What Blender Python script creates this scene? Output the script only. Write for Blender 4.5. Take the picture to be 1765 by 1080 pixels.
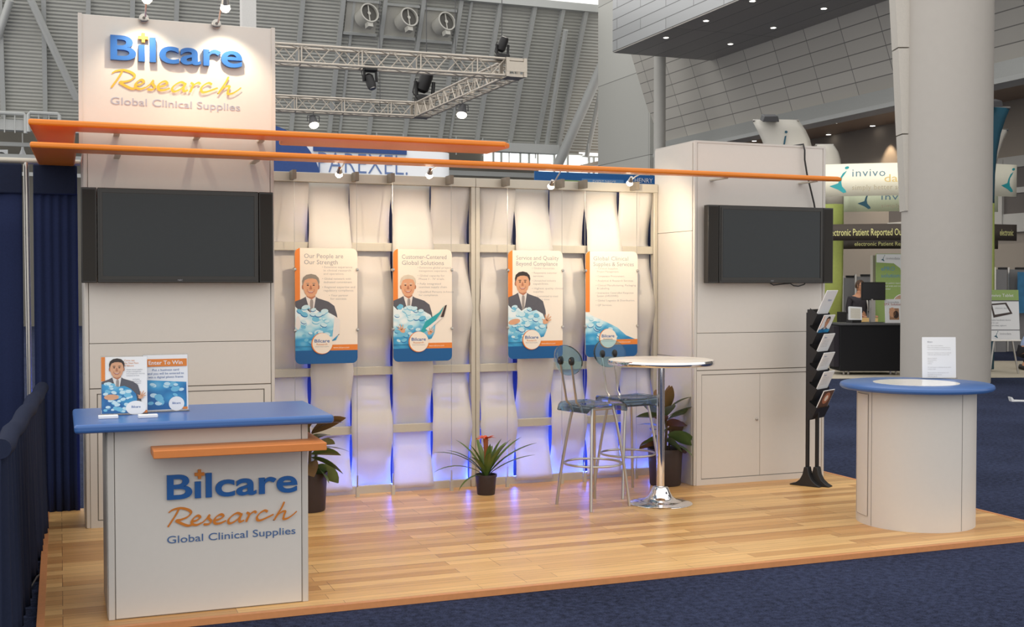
import bpy, bmesh, math, random
from mathutils import Vector, Matrix
random.seed(7)
for o in list(bpy.data.objects): bpy.data.objects.remove(o)
SC = bpy.context.scene
COL = SC.collection
R = math.radians
# ---------------------------------------------------------------- camera
W_, H_, FPX, YAW, PITCH, CZ = 1765, 1080, 2020.0, R(21.1), R(1.42), 1.58
FWD = Vector((math.sin(YAW)*math.cos(PITCH), math.cos(YAW)*math.cos(PITCH), -math.sin(PITCH)))
RGT = Vector((math.cos(YAW), -math.sin(YAW), 0))
UPV = RGT.cross(FWD)
cam = bpy.data.cameras.new('camera'); cam_o = bpy.data.objects.new('camera', cam); COL.objects.link(cam_o)
cam.sensor_fit = 'HORIZONTAL'; cam.sensor_width = 36.0; cam.lens = 36.0*FPX/W_
cam.clip_start = 0.05; cam.clip_end = 400
cam_o.matrix_world = Matrix(((RGT.x, UPV.x, -FWD.x, 0), (RGT.y, UPV.y, -FWD.y, 0), (RGT.z, UPV.z, -FWD.z, CZ), (0, 0, 0, 1)))
SC.camera = cam_o
SC.view_settings.view_transform = 'Standard'; SC.view_settings.look = 'None'
SC.view_settings.exposure = 0.0; SC.view_settings.gamma = 1.0; SC.view_settings.use_curve_mapping = False
SC.cycles.max_bounces = 8; SC.cycles.transparent_max_bounces = 16
SC.cycles.sample_clamp_indirect = 6.0; SC.cycles.caustics_reflective = False; SC.cycles.caustics_refractive = False
try: SC.cycles.use_denoising = True
except Exception: pass
# ---------------------------------------------------------------- hall light (roof lights and skylights all round)
world = bpy.data.worlds.new('hall'); SC.world = world; world.use_nodes = True
nt = world.node_tree; nt.nodes.clear()
wo = nt.nodes.new('ShaderNodeOutputWorld'); bg = nt.nodes.new('ShaderNodeBackground')
tc = nt.nodes.new('ShaderNodeTexCoord'); sx = nt.nodes.new('ShaderNodeSeparateXYZ'); rp = nt.nodes.new('ShaderNodeValToRGB')
nt.links.new(tc.outputs['Generated'], sx.inputs[0]); nt.links.new(sx.outputs['Z'], rp.inputs[0])
rp.color_ramp.elements[0].position = 0.0; rp.color_ramp.elements[0].color = (0.84, 0.82, 0.79, 1)
rp.color_ramp.elements[1].position = 0.75; rp.color_ramp.elements[1].color = (1.0, 0.985, 0.96, 1)
nt.links.new(rp.outputs[0], bg.inputs[0]); bg.inputs[1].default_value = 1.42
nt.links.new(bg.outputs[0], wo.inputs[0])

def P(px, py, X=None, Y=None, z=None, d=None):
    r = FWD + RGT*((px-W_/2)/FPX) + UPV*((H_/2-py)/FPX)
    if X is not None: t = X/r.x
    elif Y is not None: t = Y/r.y
    elif z is not None: t = (z-CZ)/r.z
    else: t = d
    return Vector((0, 0, CZ)) + r*t

def spot(name, loc, aim, power, angle, color=(1, .82, .6), radius=.025, blend=.6):
    l = bpy.data.lights.new(name, 'SPOT'); l.energy = power; l.spot_size = R(angle); l.spot_blend = blend
    l.color = color; l.shadow_soft_size = radius
    o = bpy.data.objects.new(name, l); COL.objects.link(o); o.location = loc
    o.rotation_euler = (Vector(aim)-Vector(loc)).to_track_quat('-Z', 'Y').to_euler()
    return o

# ---------------------------------------------------------------- materials
def srgb(r, g, b):
    f = lambda c: ((c/255+.055)/1.055)**2.4 if c > 10 else c/255/12.92
    return (f(r), f(g), f(b))
MATS = {}
def M(name, col, rough=.5, metal=0.0, var=.06, scale=30, bump=0.0, emit=0.0, spec=.5, coat=0.0, stretch=None, trans=0.0):
    if name in MATS: return MATS[name]
    m = bpy.data.materials.new(name); m.use_nodes = True; n = m.node_tree; b = n.nodes['Principled BSDF']
    b.inputs['Roughness'].default_value = rough; b.inputs['Metallic'].default_value = metal
    b.inputs['Specular IOR Level'].default_value = spec; b.inputs['Coat Weight'].default_value = coat
    t = n.nodes.new('ShaderNodeTexCoord'); mp = n.nodes.new('ShaderNodeMapping'); nz = n.nodes.new('ShaderNodeTexNoise')
    nz.inputs['Scale'].default_value = scale; nz.inputs['Detail'].default_value = 4
    if stretch: mp.inputs['Scale'].default_value = stretch
    n.links.new(t.outputs['Object'], mp.inputs[0]); n.links.new(mp.outputs[0], nz.inputs['Vector'])
    mx = n.nodes.new('ShaderNodeMix'); mx.data_type = 'RGBA'
    c0 = [max(0, c*(1-var)) for c in col]; c1 = [min(1, c*(1+var)) for c in col]
    mx.inputs['A'].default_value = (*c0, 1); mx.inputs['B'].default_value = (*c1, 1)
    n.links.new(nz.outputs['Fac'], mx.inputs['Factor']); n.links.new(mx.outputs['Result'], b.inputs['Base Color'])
    if bump:
        bp = n.nodes.new('ShaderNodeBump'); bp.inputs['Strength'].default_value = bump; bp.inputs['Distance'].default_value = .01
        n.links.new(nz.outputs['Fac'], bp.inputs['Height']); n.links.new(bp.outputs[0], b.inputs['Normal'])
    if emit:
        b.inputs['Emission Color'].default_value = (*col, 1); b.inputs['Emission Strength'].default_value = emit
    if trans:
        out = n.nodes['Material Output']; tl = n.nodes.new('ShaderNodeBsdfTranslucent'); ms = n.nodes.new('ShaderNodeMixShader')
        tl.inputs[0].default_value = (*col, 1); ms.inputs[0].default_value = trans
        n.links.new(b.outputs[0], ms.inputs[1]); n.links.new(tl.outputs[0], ms.inputs[2]); n.links.new(ms.outputs[0], out.inputs[0])
    MATS[name] = m; return m

def tint_clear(name, col, gloss=.06, rough=.03, white=0.0):
    m = bpy.data.materials.new(name); m.use_nodes = True; n = m.node_tree; n.nodes.clear()
    out = n.nodes.new('ShaderNodeOutputMaterial'); tr = n.nodes.new('ShaderNodeBsdfTransparent'); gl = n.nodes.new('ShaderNodeBsdfGlossy')
    fr = n.nodes.new('ShaderNodeLayerWeight'); ge = n.nodes.new('ShaderNodeNewGeometry'); ms = n.nodes.new('ShaderNodeMixShader'); df = n.nodes.new('ShaderNodeBsdfDiffuse'); m2 = n.nodes.new('ShaderNodeMixShader')
    tr.inputs[0].default_value = (*col, 1); gl.inputs['Roughness'].default_value = rough; fr.inputs[0].default_value = .12
    df.inputs[0].default_value = (*[c*.7 for c in col], 1); m2.inputs[0].default_value = white
    n.links.new(tr.outputs[0], m2.inputs[1]); n.links.new(df.outputs[0], m2.inputs[2])
    n.links.new(fr.outputs['Fresnel'], ms.inputs[0]); n.links.new(m2.outputs[0], ms.inputs[1]); n.links.new(gl.outputs[0], ms.inputs[2])
    n.links.new(ms.outputs[0], out.inputs[0]); MATS[name] = m; return m

def wood_floor():
    m = bpy.data.materials.new('strip_wood'); m.use_nodes = True; n = m.node_tree; b = n.nodes['Principled BSDF']; L = n.links.new
    t = n.nodes.new('ShaderNodeTexCoord')
    def brick(w, h, off, c1, c2, bias):
        k = n.nodes.new('ShaderNodeTexBrick'); k.inputs['Scale'].default_value = 1; k.inputs['Brick Width'].default_value = w
        k.inputs['Row Height'].default_value = h; k.inputs['Mortar Size'].default_value = .0012; k.inputs['Mortar Smooth'].default_value = .2
        k.offset = off; k.squash = 1; k.inputs['Color1'].default_value = (*c1, 1); k.inputs['Color2'].default_value = (*c2, 1)
        k.inputs['Mortar'].default_value = (.22, .11, .045, 1); k.inputs['Bias'].default_value = bias
        L(t.outputs['Object'], k.inputs['Vector']); return k
    k1 = brick(1.25, .092, .37, srgb(238, 192, 128), srgb(184, 128, 72), -.2)
    k2 = brick(2.3, .198, .43, (.9, .9, .9), (1.06, 1.05, 1.03), 0)
    mp = n.nodes.new('ShaderNodeMapping'); mp.inputs['Scale'].default_value = (2.5, 60, 1); L(t.outputs['Object'], mp.inputs[0])
    nz = n.nodes.new('ShaderNodeTexNoise'); nz.inputs['Scale'].default_value = 1.6; nz.inputs['Detail'].default_value = 6; L(mp.outputs[0], nz.inputs['Vector'])
    cr = n.nodes.new('ShaderNodeValToRGB'); cr.color_ramp.elements[0].position = .3; cr.color_ramp.elements[0].color = (.86, .83, .79, 1)
    cr.color_ramp.elements[1].position = .7; cr.color_ramp.elements[1].color = (1.06, 1.06, 1.06, 1); L(nz.outputs['Fac'], cr.inputs[0])
    def mul(a, c):
        x = n.nodes.new('ShaderNodeMix'); x.data_type = 'RGBA'; x.blend_type = 'MULTIPLY'; x.inputs['Factor'].default_value = 1
        L(a, x.inputs['A']); L(c, x.inputs['B']); return x.outputs['Result']
    L(mul(mul(k1.outputs['Color'], cr.outputs[0]), k2.outputs['Color']), b.inputs['Base Color'])
    b.inputs['Roughness'].default_value = .34; b.inputs['Specular IOR Level'].default_value = .4
    MATS['strip_wood'] = m; return m

def pill_art():
    # printed picture of pale blue capsules, deep blue towards its lower edge (artwork print)
    m = bpy.data.materials.new('capsule_print'); m.use_nodes = True; n = m.node_tree; b = n.nodes['Principled BSDF']; L = n.links.new
    t = n.nodes.new('ShaderNodeTexCoord'); mp = n.nodes.new('ShaderNodeMapping'); mp.inputs['Scale'].default_value = (11, 1, 17)
    L(t.outputs['Object'], mp.inputs[0]); v = n.nodes.new('ShaderNodeTexVoronoi'); v.inputs['Scale'].default_value = 1.0; L(mp.outputs[0], v.inputs['Vector'])
    s = n.nodes.new('ShaderNodeSeparateXYZ'); L(t.outputs['Object'], s.inputs[0])
    a = n.nodes.new('ShaderNodeMath'); a.operation = 'MULTIPLY_ADD'; a.inputs[1].default_value = 2.6; a.inputs[2].default_value = -.08; L(s.outputs['Z'], a.inputs[0])
    c = n.nodes.new('ShaderNodeMath'); c.operation = 'MULTIPLY_ADD'; c.inputs[1].default_value = -.62; L(v.outputs['Distance'], c.inputs[0]); L(a.outputs[0], c.inputs[2])
    d = n.nodes.new('ShaderNodeMath'); d.operation = 'ADD'; d.inputs[1].default_value = .32; L(c.outputs[0], d.inputs[0])
    cr = n.nodes.new('ShaderNodeValToRGB'); e = cr.color_ramp.elements
    e[0].position = .0; e[0].color = (*srgb(12, 98, 160), 1); e[1].position = .9; e[1].color = (*srgb(225, 236, 238), 1)
    x = e.new(.35); x.color = (*srgb(60, 158, 205), 1); x = e.new(.62); x.color = (*srgb(160, 212, 228), 1)
    L(d.outputs[0], cr.inputs[0]); L(cr.outputs[0], b.inputs['Base Color']); b.inputs['Roughness'].default_value = .35
    MATS['capsule_print'] = m; return m

WHITE = M('white_laminate', srgb(214, 209, 202), .45, var=.02)
WHITE2 = M('white_edge_profile', srgb(206, 201, 194), .4, var=.02)
GAP = M('panel_seam', srgb(120, 116, 110), .7)
WOOD = wood_floor(); PILL = pill_art()
EDGE = M('platform_edge_wood', srgb(212, 144, 92), .45, var=.12)
def carpet_mat():
    m = bpy.data.materials.new('navy_carpet'); m.use_nodes = True; n = m.node_tree; b = n.nodes['Principled BSDF']; L = n.links.new
    t = n.nodes.new('ShaderNodeTexCoord'); ns = []
    for sc_, dt in ((130, 2), (28, 4), (.9, 3)):
        z = n.nodes.new('ShaderNodeTexNoise'); z.inputs['Scale'].default_value = sc_; z.inputs['Detail'].default_value = dt; L(t.outputs['Object'], z.inputs['Vector']); ns.append(z)
    a = n.nodes.new('ShaderNodeMath'); a.operation = 'ADD'; L(ns[0].outputs['Fac'], a.inputs[0]); L(ns[1].outputs['Fac'], a.inputs[1])
    c = n.nodes.new('ShaderNodeMath'); c.operation = 'MULTIPLY_ADD'; c.inputs[1].default_value = .5; L(ns[2].outputs['Fac'], c.inputs[0]); L(a.outputs[0], c.inputs[2])
    r = n.nodes.new('ShaderNodeValToRGB'); r.color_ramp.elements[0].position = .36; r.color_ramp.elements[0].color = (*srgb(19, 23, 38), 1)
    r.color_ramp.elements[1].position = .64; r.color_ramp.elements[1].color = (*srgb(62, 70, 98), 1)
    k = n.nodes.new('ShaderNodeMath'); k.operation = 'MULTIPLY'; k.inputs[1].default_value = .4; L(c.outputs[0], k.inputs[0]); L(k.outputs[0], r.inputs[0])
    L(r.outputs[0], b.inputs['Base Color']); b.inputs['Roughness'].default_value = .95; b.inputs['Specular IOR Level'].default_value = .1
    bp = n.nodes.new('ShaderNodeBump'); bp.inputs['Strength'].default_value = .5; bp.inputs['Distance'].default_value = .006; L(a.outputs[0], bp.inputs['Height']); L(bp.outputs[0], b.inputs['Normal'])
    MATS['navy_carpet'] = m; return m
CARPET = carpet_mat()
BEIGE = M('beige_carpet', srgb(196, 186, 168), .95, var=.1, scale=20, spec=.1)
NAVY = M('navy_drape', srgb(38, 47, 80), .85, var=.18, scale=90, spec=.15)
NAVYD = M('navy_drape_dark', srgb(40, 46, 66), .9, var=.15, scale=60, spec=.1)
ORANGE = M('orange_lacquer', srgb(240, 138, 42), .4, var=.05, scale=6)
ORANGEB = M('orange_shelf_laminate', srgb(218, 132, 66), .45, var=.05)
BLUETOP = M('blue_laminate', srgb(66, 108, 172), .28, var=.05, scale=200)
BLUELET = M('blue_letter', srgb(18, 88, 158), .4, var=.03)
ORLET = M('orange_letter', srgb(206, 122, 34), .45, var=.03)
TXTB = M('slate_blue_letter', srgb(72, 106, 156), .5, var=.03)
GREYT = M('grey_print', srgb(150, 152, 158), .5, var=.03)
GREYL = M('pale_grey_print', srgb(176, 174, 172), .5, var=.03)
TVF = M('tv_black_bezel', srgb(44, 42, 39), .35, var=.1)
TVS = M('tv_speaker_cloth', srgb(38, 35, 31), .8, var=.25, scale=400)
TVG = M('tv_screen', srgb(40, 45, 48), .22, var=.05, spec=.35)
ALU = M('frame_aluminium', srgb(196, 190, 176), .38, .25, var=.03)
CHROME = M('chrome', (.86, .86, .88), .07, 1.0, var=.02)
STEEL = M('brushed_steel', srgb(190, 186, 180), .28, .9, var=.05)
FABRIC = M('white_band_fabric', srgb(238, 234, 228), .7, var=.03, scale=120, spec=.2, trans=.33)
CLEARB = tint_clear('blue_clear_acrylic', (.72, .90, .96), white=.08)
CLEARS = tint_clear('smoke_blue_acrylic', (.52, .66, .80), white=.18)
CLEAR = tint_clear('clear_acrylic', (.95, .96, .97), white=.02)
BLACK = M('black_plastic', srgb(32, 31, 32), .45, var=.1)
BLACKM = M('black_cloth', srgb(18, 18, 22), .9, var=.2, scale=80)
POT = M('dark_pot', srgb(52, 42, 44), .5, var=.15)
SOIL = M('potting_soil', srgb(46, 34, 26), .95, var=.3, scale=80)
LEAF = M('broad_leaf_green', srgb(94, 116, 70), .3, var=.3, scale=12)
LEAFB = M('broad_leaf_bronze', srgb(104, 78, 48), .35, var=.25, scale=12)
LEAFG = M('strap_leaf_green', srgb(84, 108, 50), .4, var=.3, scale=14)
FLOWER = M('orange_bract', srgb(214, 92, 54), .5, var=.2)
PAPER = M('white_paper', srgb(238, 238, 238), .6, var=.01)
PAPERW = M('poster_white', srgb(236, 226, 212), .4, var=.015)
PORANGE = M('poster_orange', srgb(224, 128, 46), .4, var=.03)
PBLUE = M('poster_blue', srgb(6, 86, 146), .35, var=.03)
SKIN = M('printed_skin', srgb(214, 160, 124), .5, var=.06)
SKIN2 = M('printed_skin_shadow', srgb(178, 118, 88), .5, var=.06)
SUIT = M('printed_charcoal_suit', srgb(86, 86, 94), .5, var=.1)
HAIRG = M('printed_grey_hair', srgb(140, 132, 122), .6, var=.15)
HAIRW = M('printed_white_hair', srgb(206, 196, 178), .6, var=.1)
HAIRD = M('printed_dark_hair', srgb(52, 44, 42), .6, var=.15)
SHIRT = M('printed_shirt', srgb(224, 220, 216), .5, var=.03)
TIE = M('printed_tie', srgb(150, 142, 138), .5, var=.1)
EYE = M('printed_eye', srgb(60, 44, 40), .5)
MOUTH = M('printed_mouth', srgb(170, 84, 74), .5)
BULB = M('lit_halogen_bulb', (1.0, .86, .66), .3, emit=14)
CORR = M('corrugated_grey_metal', srgb(194, 194, 188), .6, .1, var=.04, scale=3)
RIB = M('grey_steel_rib', srgb(198, 200, 198), .55, .1, var=.04)
CONC = M('grey_wall_panel', srgb(198, 196, 190), .7, var=.03, scale=2)
LOWW = M('lower_hall_wall', srgb(120, 116, 108), .8, var=.1, scale=2)
BROWNW = M('brown_grey_wall', srgb(164, 154, 142), .7, var=.06, scale=1)
CEILM = M('brown_metal_ceiling', srgb(176, 152, 130), .35, .2, var=.06, scale=1)
DOWN = M('lit_downlight', (1, .93, .82), .3, emit=6)
DAY = M('daylight_window', (.95, 1, .97), .3, emit=1.3)
PILLAR = M('round_pillar_plaster', srgb(194, 188, 180), .75, var=.03, scale=8)
TRUSSM = M('truss_aluminium', srgb(206, 196, 182), .35, .35, var=.05)
FANM = M('grey_fan_housing', srgb(196, 194, 186), .5, var=.05)
FAND = M('fan_mesh_dark', srgb(84, 82, 78), .7, var=.2, scale=60)
SIGNW = M('glossy_sign_white', srgb(236, 238, 242), .35, var=.01)
NAVYS = M('sign_navy', srgb(44, 78, 144), .5, var=.14, scale=40)
TEAL = M('teal_print', srgb(38, 160, 168), .5, var=.06)
TEALD = M('dark_teal_fabric', srgb(40, 92, 112), .6, var=.1)
CREAM = M('cream_sign_fabric', srgb(246, 242, 222), .6, var=.06, scale=3)
GREENF = M('lime_green_fabric', srgb(186, 200, 110), .7, var=.1, scale=20)
GREENP = M('leaf_green_print', srgb(150, 176, 104), .6, var=.05)
DARKB = M('dark_brown_banner', srgb(66, 58, 52), .7, var=.06)
YTXT = M('yellow_print', srgb(226, 222, 150), .6)
GREYP = M('grey_partition_cloth', srgb(150, 148, 148), .85, var=.05)
DGREY = M('dark_grey_metal', srgb(84, 84, 86), .5, var=.08)

def panel_mat(name, col, sx_, sz_, axis='Y', off=.5, rough=.4, metal=.3):
    # cladding panels with dark joints, in object space
    m = bpy.data.materials.new(name); m.use_nodes = True; n = m.node_tree; b = n.nodes['Principled BSDF']; L = n.links.new
    t = n.nodes.new('ShaderNodeTexCoord'); s = n.nodes.new('ShaderNodeSeparateXYZ'); c = n.nodes.new('ShaderNodeCombineXYZ')
    L(t.outputs['Object'], s.inputs[0]); L(s.outputs[axis[0]], c.inputs[0]); L(s.outputs['Z' if len(axis) < 2 else axis[1]], c.inputs[1])
    k = n.nodes.new('ShaderNodeTexBrick'); k.inputs['Scale'].default_value = 1; k.inputs['Brick Width'].default_value = sx_; k.inputs['Row Height'].default_value = sz_
    k.inputs['Mortar Size'].default_value = .013; k.offset = off; k.inputs['Color1'].default_value = (*[q*1.05 for q in col], 1)
    k.inputs['Color2'].default_value = (*[q*.93 for q in col], 1); k.inputs['Mortar'].default_value = (*[q*.35 for q in col], 1)
    L(c.outputs[0], k.inputs['Vector']); L(k.outputs['Color'], b.inputs['Base Color'])
    b.inputs['Roughness'].default_value = rough; b.inputs['Metallic'].default_value = metal
    MATS[name] = m; return m
CLAD = panel_mat('grey_cladding_panels', srgb(208, 204, 196), 1.6, .36, 'Y', 0.0, .5, .05)
FASC = panel_mat('shiny_metal_cladding', srgb(200, 202, 204), 3.2, .33, 'Y', .5, .3, .5)
SOFF = panel_mat('dark_soffit_boards', srgb(178, 174, 168), 30, .75, 'YX', 0, .5, .1)
WALLP = panel_mat('pale_wall_panels', srgb(202, 202, 196), 7.0, 3.2, 'Y', .0, .7, .0)

# ---------------------------------------------------------------- mesh builder
TEXT_CACHE = {}
def text_geo(s, res=2, offset=0.0, spacing=1.0):
    k = (s, res, offset, spacing)
    if k not in TEXT_CACHE:
        c = bpy.data.curves.new('lettering', 'FONT'); c.body = s; c.resolution_u = res; c.offset = offset; c.space_character = spacing
        o = bpy.data.objects.new('lettering', c); me = bpy.data.meshes.new_from_object(o)
        vs = [v.co.copy() for v in me.vertices]; fs = [tuple(p.vertices) for p in me.polygons]
        bpy.data.objects.remove(o); bpy.data.curves.remove(c); bpy.data.meshes.remove(me)
        x0 = min(v.x for v in vs); x1 = max(v.x for v in vs)
        TEXT_CACHE[k] = (vs, fs, x0, x1)
    return TEXT_CACHE[k]

WORLD_LOC = {}
def frame(o, u=(1, 0, 0), v=(0, 0, 1)):
    u = Vector(u).normalized(); v = Vector(v).normalized(); w = u.cross(v).normalized(); v = w.cross(u)
    return Matrix(((u.x, v.x, w.x, o[0]), (u.y, v.y, w.y, o[1]), (u.z, v.z, w.z, o[2]), (0, 0, 0, 1)))

class MB:
    def __init__(s, f=None): s.v = []; s.f = []; s.mi = []; s.mats = []; s.sm = []; s.T = f
    def add(s, vs, fs, mat, smooth=False):
        b = len(s.v)
        if mat not in s.mats: s.mats.append(mat)
        i = s.mats.index(mat)
        s.v += [(s.T @ Vector(p)) if s.T is not None else Vector(p) for p in vs]
        for f in fs: s.f.append(tuple(b+k for k in f)); s.mi.append(i); s.sm.append(smooth)
        return s
    def box(s, a, b, mat):
        x0, y0, z0 = a; x1, y1, z1 = b
        vs = [(x0, y0, z0), (x1, y0, z0), (x1, y1, z0), (x0, y1, z0), (x0, y0, z1), (x1, y0, z1), (x1, y1, z1), (x0, y1, z1)]
        return s.add(vs, [(0, 3, 2, 1), (4, 5, 6, 7), (0, 1, 5, 4), (1, 2, 6, 5), (2, 3, 7, 6), (3, 0, 4, 7)], mat)
    def tube(s, pts, r, mat, n=10, closed=False):
        pts = [Vector(p) for p in pts]; N = len(pts); rs = r if isinstance(r, (list, tuple)) else [r]*N
        vs = []; prev = None
        for i, p in enumerate(pts):
            if closed: t = pts[(i+1) % N]-pts[i-1]
            else: t = pts[min(i+1, N-1)]-pts[max(i-1, 0)]
            t = t.normalized()
            if prev is None:
                a = Vector((0, 0, 1)) if abs(t.z) < .9 else Vector((1, 0, 0)); a = (a-t*a.dot(t)).normalized()
            else: a = (prev-t*prev.dot(t)).normalized()
            prev = a; b2 = t.cross(a)
            for k in range(n):
                g = 2*math.pi*k/n; vs.append(p+(a*math.cos(g)+b2*math.sin(g))*rs[i])
        fs = []
        for i in range(N if closed else N-1):
            j = (i+1) % N
            for k in range(n): fs.append((i*n+k, i*n+(k+1) % n, j*n+(k+1) % n, j*n+k))
        if not closed: fs += [tuple(range(n-1, -1, -1)), tuple((N-1)*n+k for k in range(n))]
        return s.add(vs, fs, mat, True)
    def lathe(s, prof, mat, c=(0, 0, 0), n=40, smooth=True, sx=1, sy=1):
        vs = []
        for r, z in prof:
            for k in range(n):
                g = 2*math.pi*k/n; vs.append((c[0]+r*sx*math.cos(g), c[1]+r*sy*math.sin(g), c[2]+z))
        fs = []
        for i in range(len(prof)-1):
            for k in range(n): fs.append((i*n+k, i*n+(k+1) % n, (i+1)*n+(k+1) % n, (i+1)*n+k))
        if prof[0][0] > 1e-6: fs.append(tuple(range(n-1, -1, -1)))
        if prof[-1][0] > 1e-6: fs.append(tuple((len(prof)-1)*n+k for k in range(n)))
        return s.add(vs, fs, mat, smooth)
    def prism(s, pts, w0, w1, mat):     # polygon in the (u,v) plane, thickness along w
        n = len(pts); vs = [(p[0], p[1], w0) for p in pts]+[(p[0], p[1], w1) for p in pts]
        fs = [tuple(range(n-1, -1, -1)), tuple(range(n, 2*n))]+[(i, (i+1) % n, n+(i+1) % n, n+i) for i in range(n)]
        return s.add(vs, fs, mat)
    def poly(s, pts, w, mat):
        return s.add([(p[0], p[1], w) for p in pts], [tuple(range(len(pts)))], mat)
    def ell(s, cx, cy, rx, ry, w, mat, n=24, a0=0, a1=360, rot=0):
        c, d = math.cos(rot), math.sin(rot); pts = []
        for k in range(n):
            g = R(a0+(a1-a0)*k/(n if a1-a0 == 360 else n-1)); x, y = rx*math.cos(g), ry*math.sin(g)
            pts.append((cx+x*c-y*d, cy+x*d+y*c))
        return s.poly(pts, w, mat)
    def text(s, t, x, y, size, w, mat, width=None, depth=0.0, offset=0.0, res=2, align='L', spacing=1.0):
        vs, fs, x0, x1 = text_geo(t, res, offset, spacing)
        kx = size if width is None else width/(x1-x0)
        ox = x-(x0*kx if align == 'L' else (x0+x1)/2*kx)
        top = [(ox+v.x*kx, y+v.y*size, w+depth) for v in vs]
        if not depth: return s.add(top, fs, mat)
        n = len(vs); from collections import Counter
        ec = {}
        for f in fs:
            for i in range(len(f)):
                a, b = f[i], f[(i+1) % len(f)]; ec.setdefault((min(a, b), max(a, b)), []).append((a, b))
        allv = top+[(p[0], p[1], w) for p in top]
        side = [(e[0][1], e[0][0], e[0][0]+n, e[0][1]+n) for e in ec.values() if len(e) == 1]
        return s.add(allv, list(fs)+side, mat)
    def ribbon(s, pts, w, width, mat, nib=R(40), scale=1.0, depth=.002):
        # calligraphic pen stroke in the (u,v) plane
        P_ = [Vector((p[0], p[1])) for p in pts]; q = []
        for i in range(len(P_)-1):
            p0, p1, p2, p3 = P_[max(i-1, 0)], P_[i], P_[i+1], P_[min(i+2, len(P_)-1)]
            for k in range(6):
                t = k/6; q.append(.5*((2*p1)+(p2-p0)*t+(2*p0-5*p1+4*p2-p3)*t*t+(3*p1-p0-3*p2+p3)*t**3))
        q.append(P_[-1]); N = len(q); vs = []
        for i, p in enumerate(q):
            t = (q[min(i+1, N-1)]-q[max(i-1, 0)]); a = math.atan2(t.y, t.x)
            hw = width*.5*(.42+.58*abs(math.sin(a-nib)))
            if i in (0, N-1): hw *= .5
            nrm = Vector((-math.sin(a), math.cos(a)))*hw
            dz = depth+i*2.5e-5; vs += [(p.x+nrm.x, p.y+nrm.y, w+dz), (p.x-nrm.x, p.y-nrm.y, w+dz)]
        return s.add(vs, [(2*i, 2*i+1, 2*i+3, 2*i+2) for i in range(N-1)], mat)
    def build(s, name, parent=None, bevel=0, kind=None, label=None, cat=None, group=None, segs=2, origin=None, solid=0, subd=0):
        me = bpy.data.meshes.new(name); o = bpy.data.objects.new(name, me); COL.objects.link(o)
        if parent is not None: base = WORLD_LOC[parent.name]; o.parent = parent; WORLD_LOC[o.name] = base
        else:
            if origin is None:
                xs = [p.x for p in s.v]; ys = [p.y for p in s.v]
                origin = Vector(((min(xs)+max(xs))/2, (min(ys)+max(ys))/2, min(p.z for p in s.v)))
            base = Vector(origin); o.location = base; WORLD_LOC[o.name] = base
        me.from_pydata([p-base for p in s.v], [], s.f); me.polygons.foreach_set('material_index', s.mi); me.polygons.foreach_set('use_smooth', s.sm)
        for m in s.mats: me.materials.append(m)
        me.update(); me.set_sharp_from_angle(angle=R(38))
        if solid: q = o.modifiers.new('thickness', 'SOLIDIFY'); q.thickness = solid; q.offset = 0
        if subd: q = o.modifiers.new('smooth', 'SUBSURF'); q.levels = subd; q.render_levels = subd
        if bevel: q = o.modifiers.new('edge', 'BEVEL'); q.width = bevel; q.segments = segs; q.limit_method = 'ANGLE'; q.angle_limit = R(40)
        if kind: o['kind'] = kind
        if label: o['label'] = label
        if cat: o['category'] = cat
        if group: o['group'] = group
        return o

def thing(name, label, cat, loc=(0, 0, 0), group=None):
    o = bpy.data.objects.new(name, None); COL.objects.link(o); o.location = loc; o.empty_display_size = .1
    o['label'] = label; o['category'] = cat
    if group: o['group'] = group
    WORLD_LOC[o.name] = Vector(loc); return o
def copy_tree(o, parent=None, name=None):
    c = o.copy(); COL.objects.link(c)
    if parent: c.parent = parent
    for ch in list(o.children): copy_tree(ch, c)
    return c
def struct(mb, name, **k): return mb.build(name, kind='structure', **k)

# ================================================================ SETTING
BY = 8.65                                   # plane of the woven wall
m = MB(); m.add([(-12, -6, -.03), (40, -6, -.03), (40, 60, -.03), (-12, 60, -.03)], [(0, 1, 2, 3)], CARPET); struct(m, 'floor')
m = MB(); m.box((-.08, 5.69, -.029), (5.99, 8.78, 0), WOOD); struct(m, 'floor', origin=(0, 0, 0))
m = MB(); m.box((-.11, 5.655, -.029), (6.02, 5.69, .002), EDGE); m.box((-.115, 5.655, -.029), (-.08, 8.8, .002), EDGE); m.box((5.99, 5.655, -.029), (6.02, 8.8, .002), EDGE); struct(m, 'trim_1')
b0 = P(1400, 643.5, z=-.025); b1 = P(1765, 636, z=-.025)
m = MB(); yy = 17.6
pc_ = [P(x, y, z=-.024) for x, y in ((1330, 652.5), (1800, 649.5), (1800, 622), (1330, 619))]; m.add([tuple(p) for p in pc_]+[(p.x, p.y, -.03) for p in pc_], [(0, 1, 2, 3), (4, 5, 1, 0), (5, 6, 2, 1), (6, 7, 3, 2), (7, 4, 0, 3)], BEIGE); struct(m, 'floor')

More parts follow.
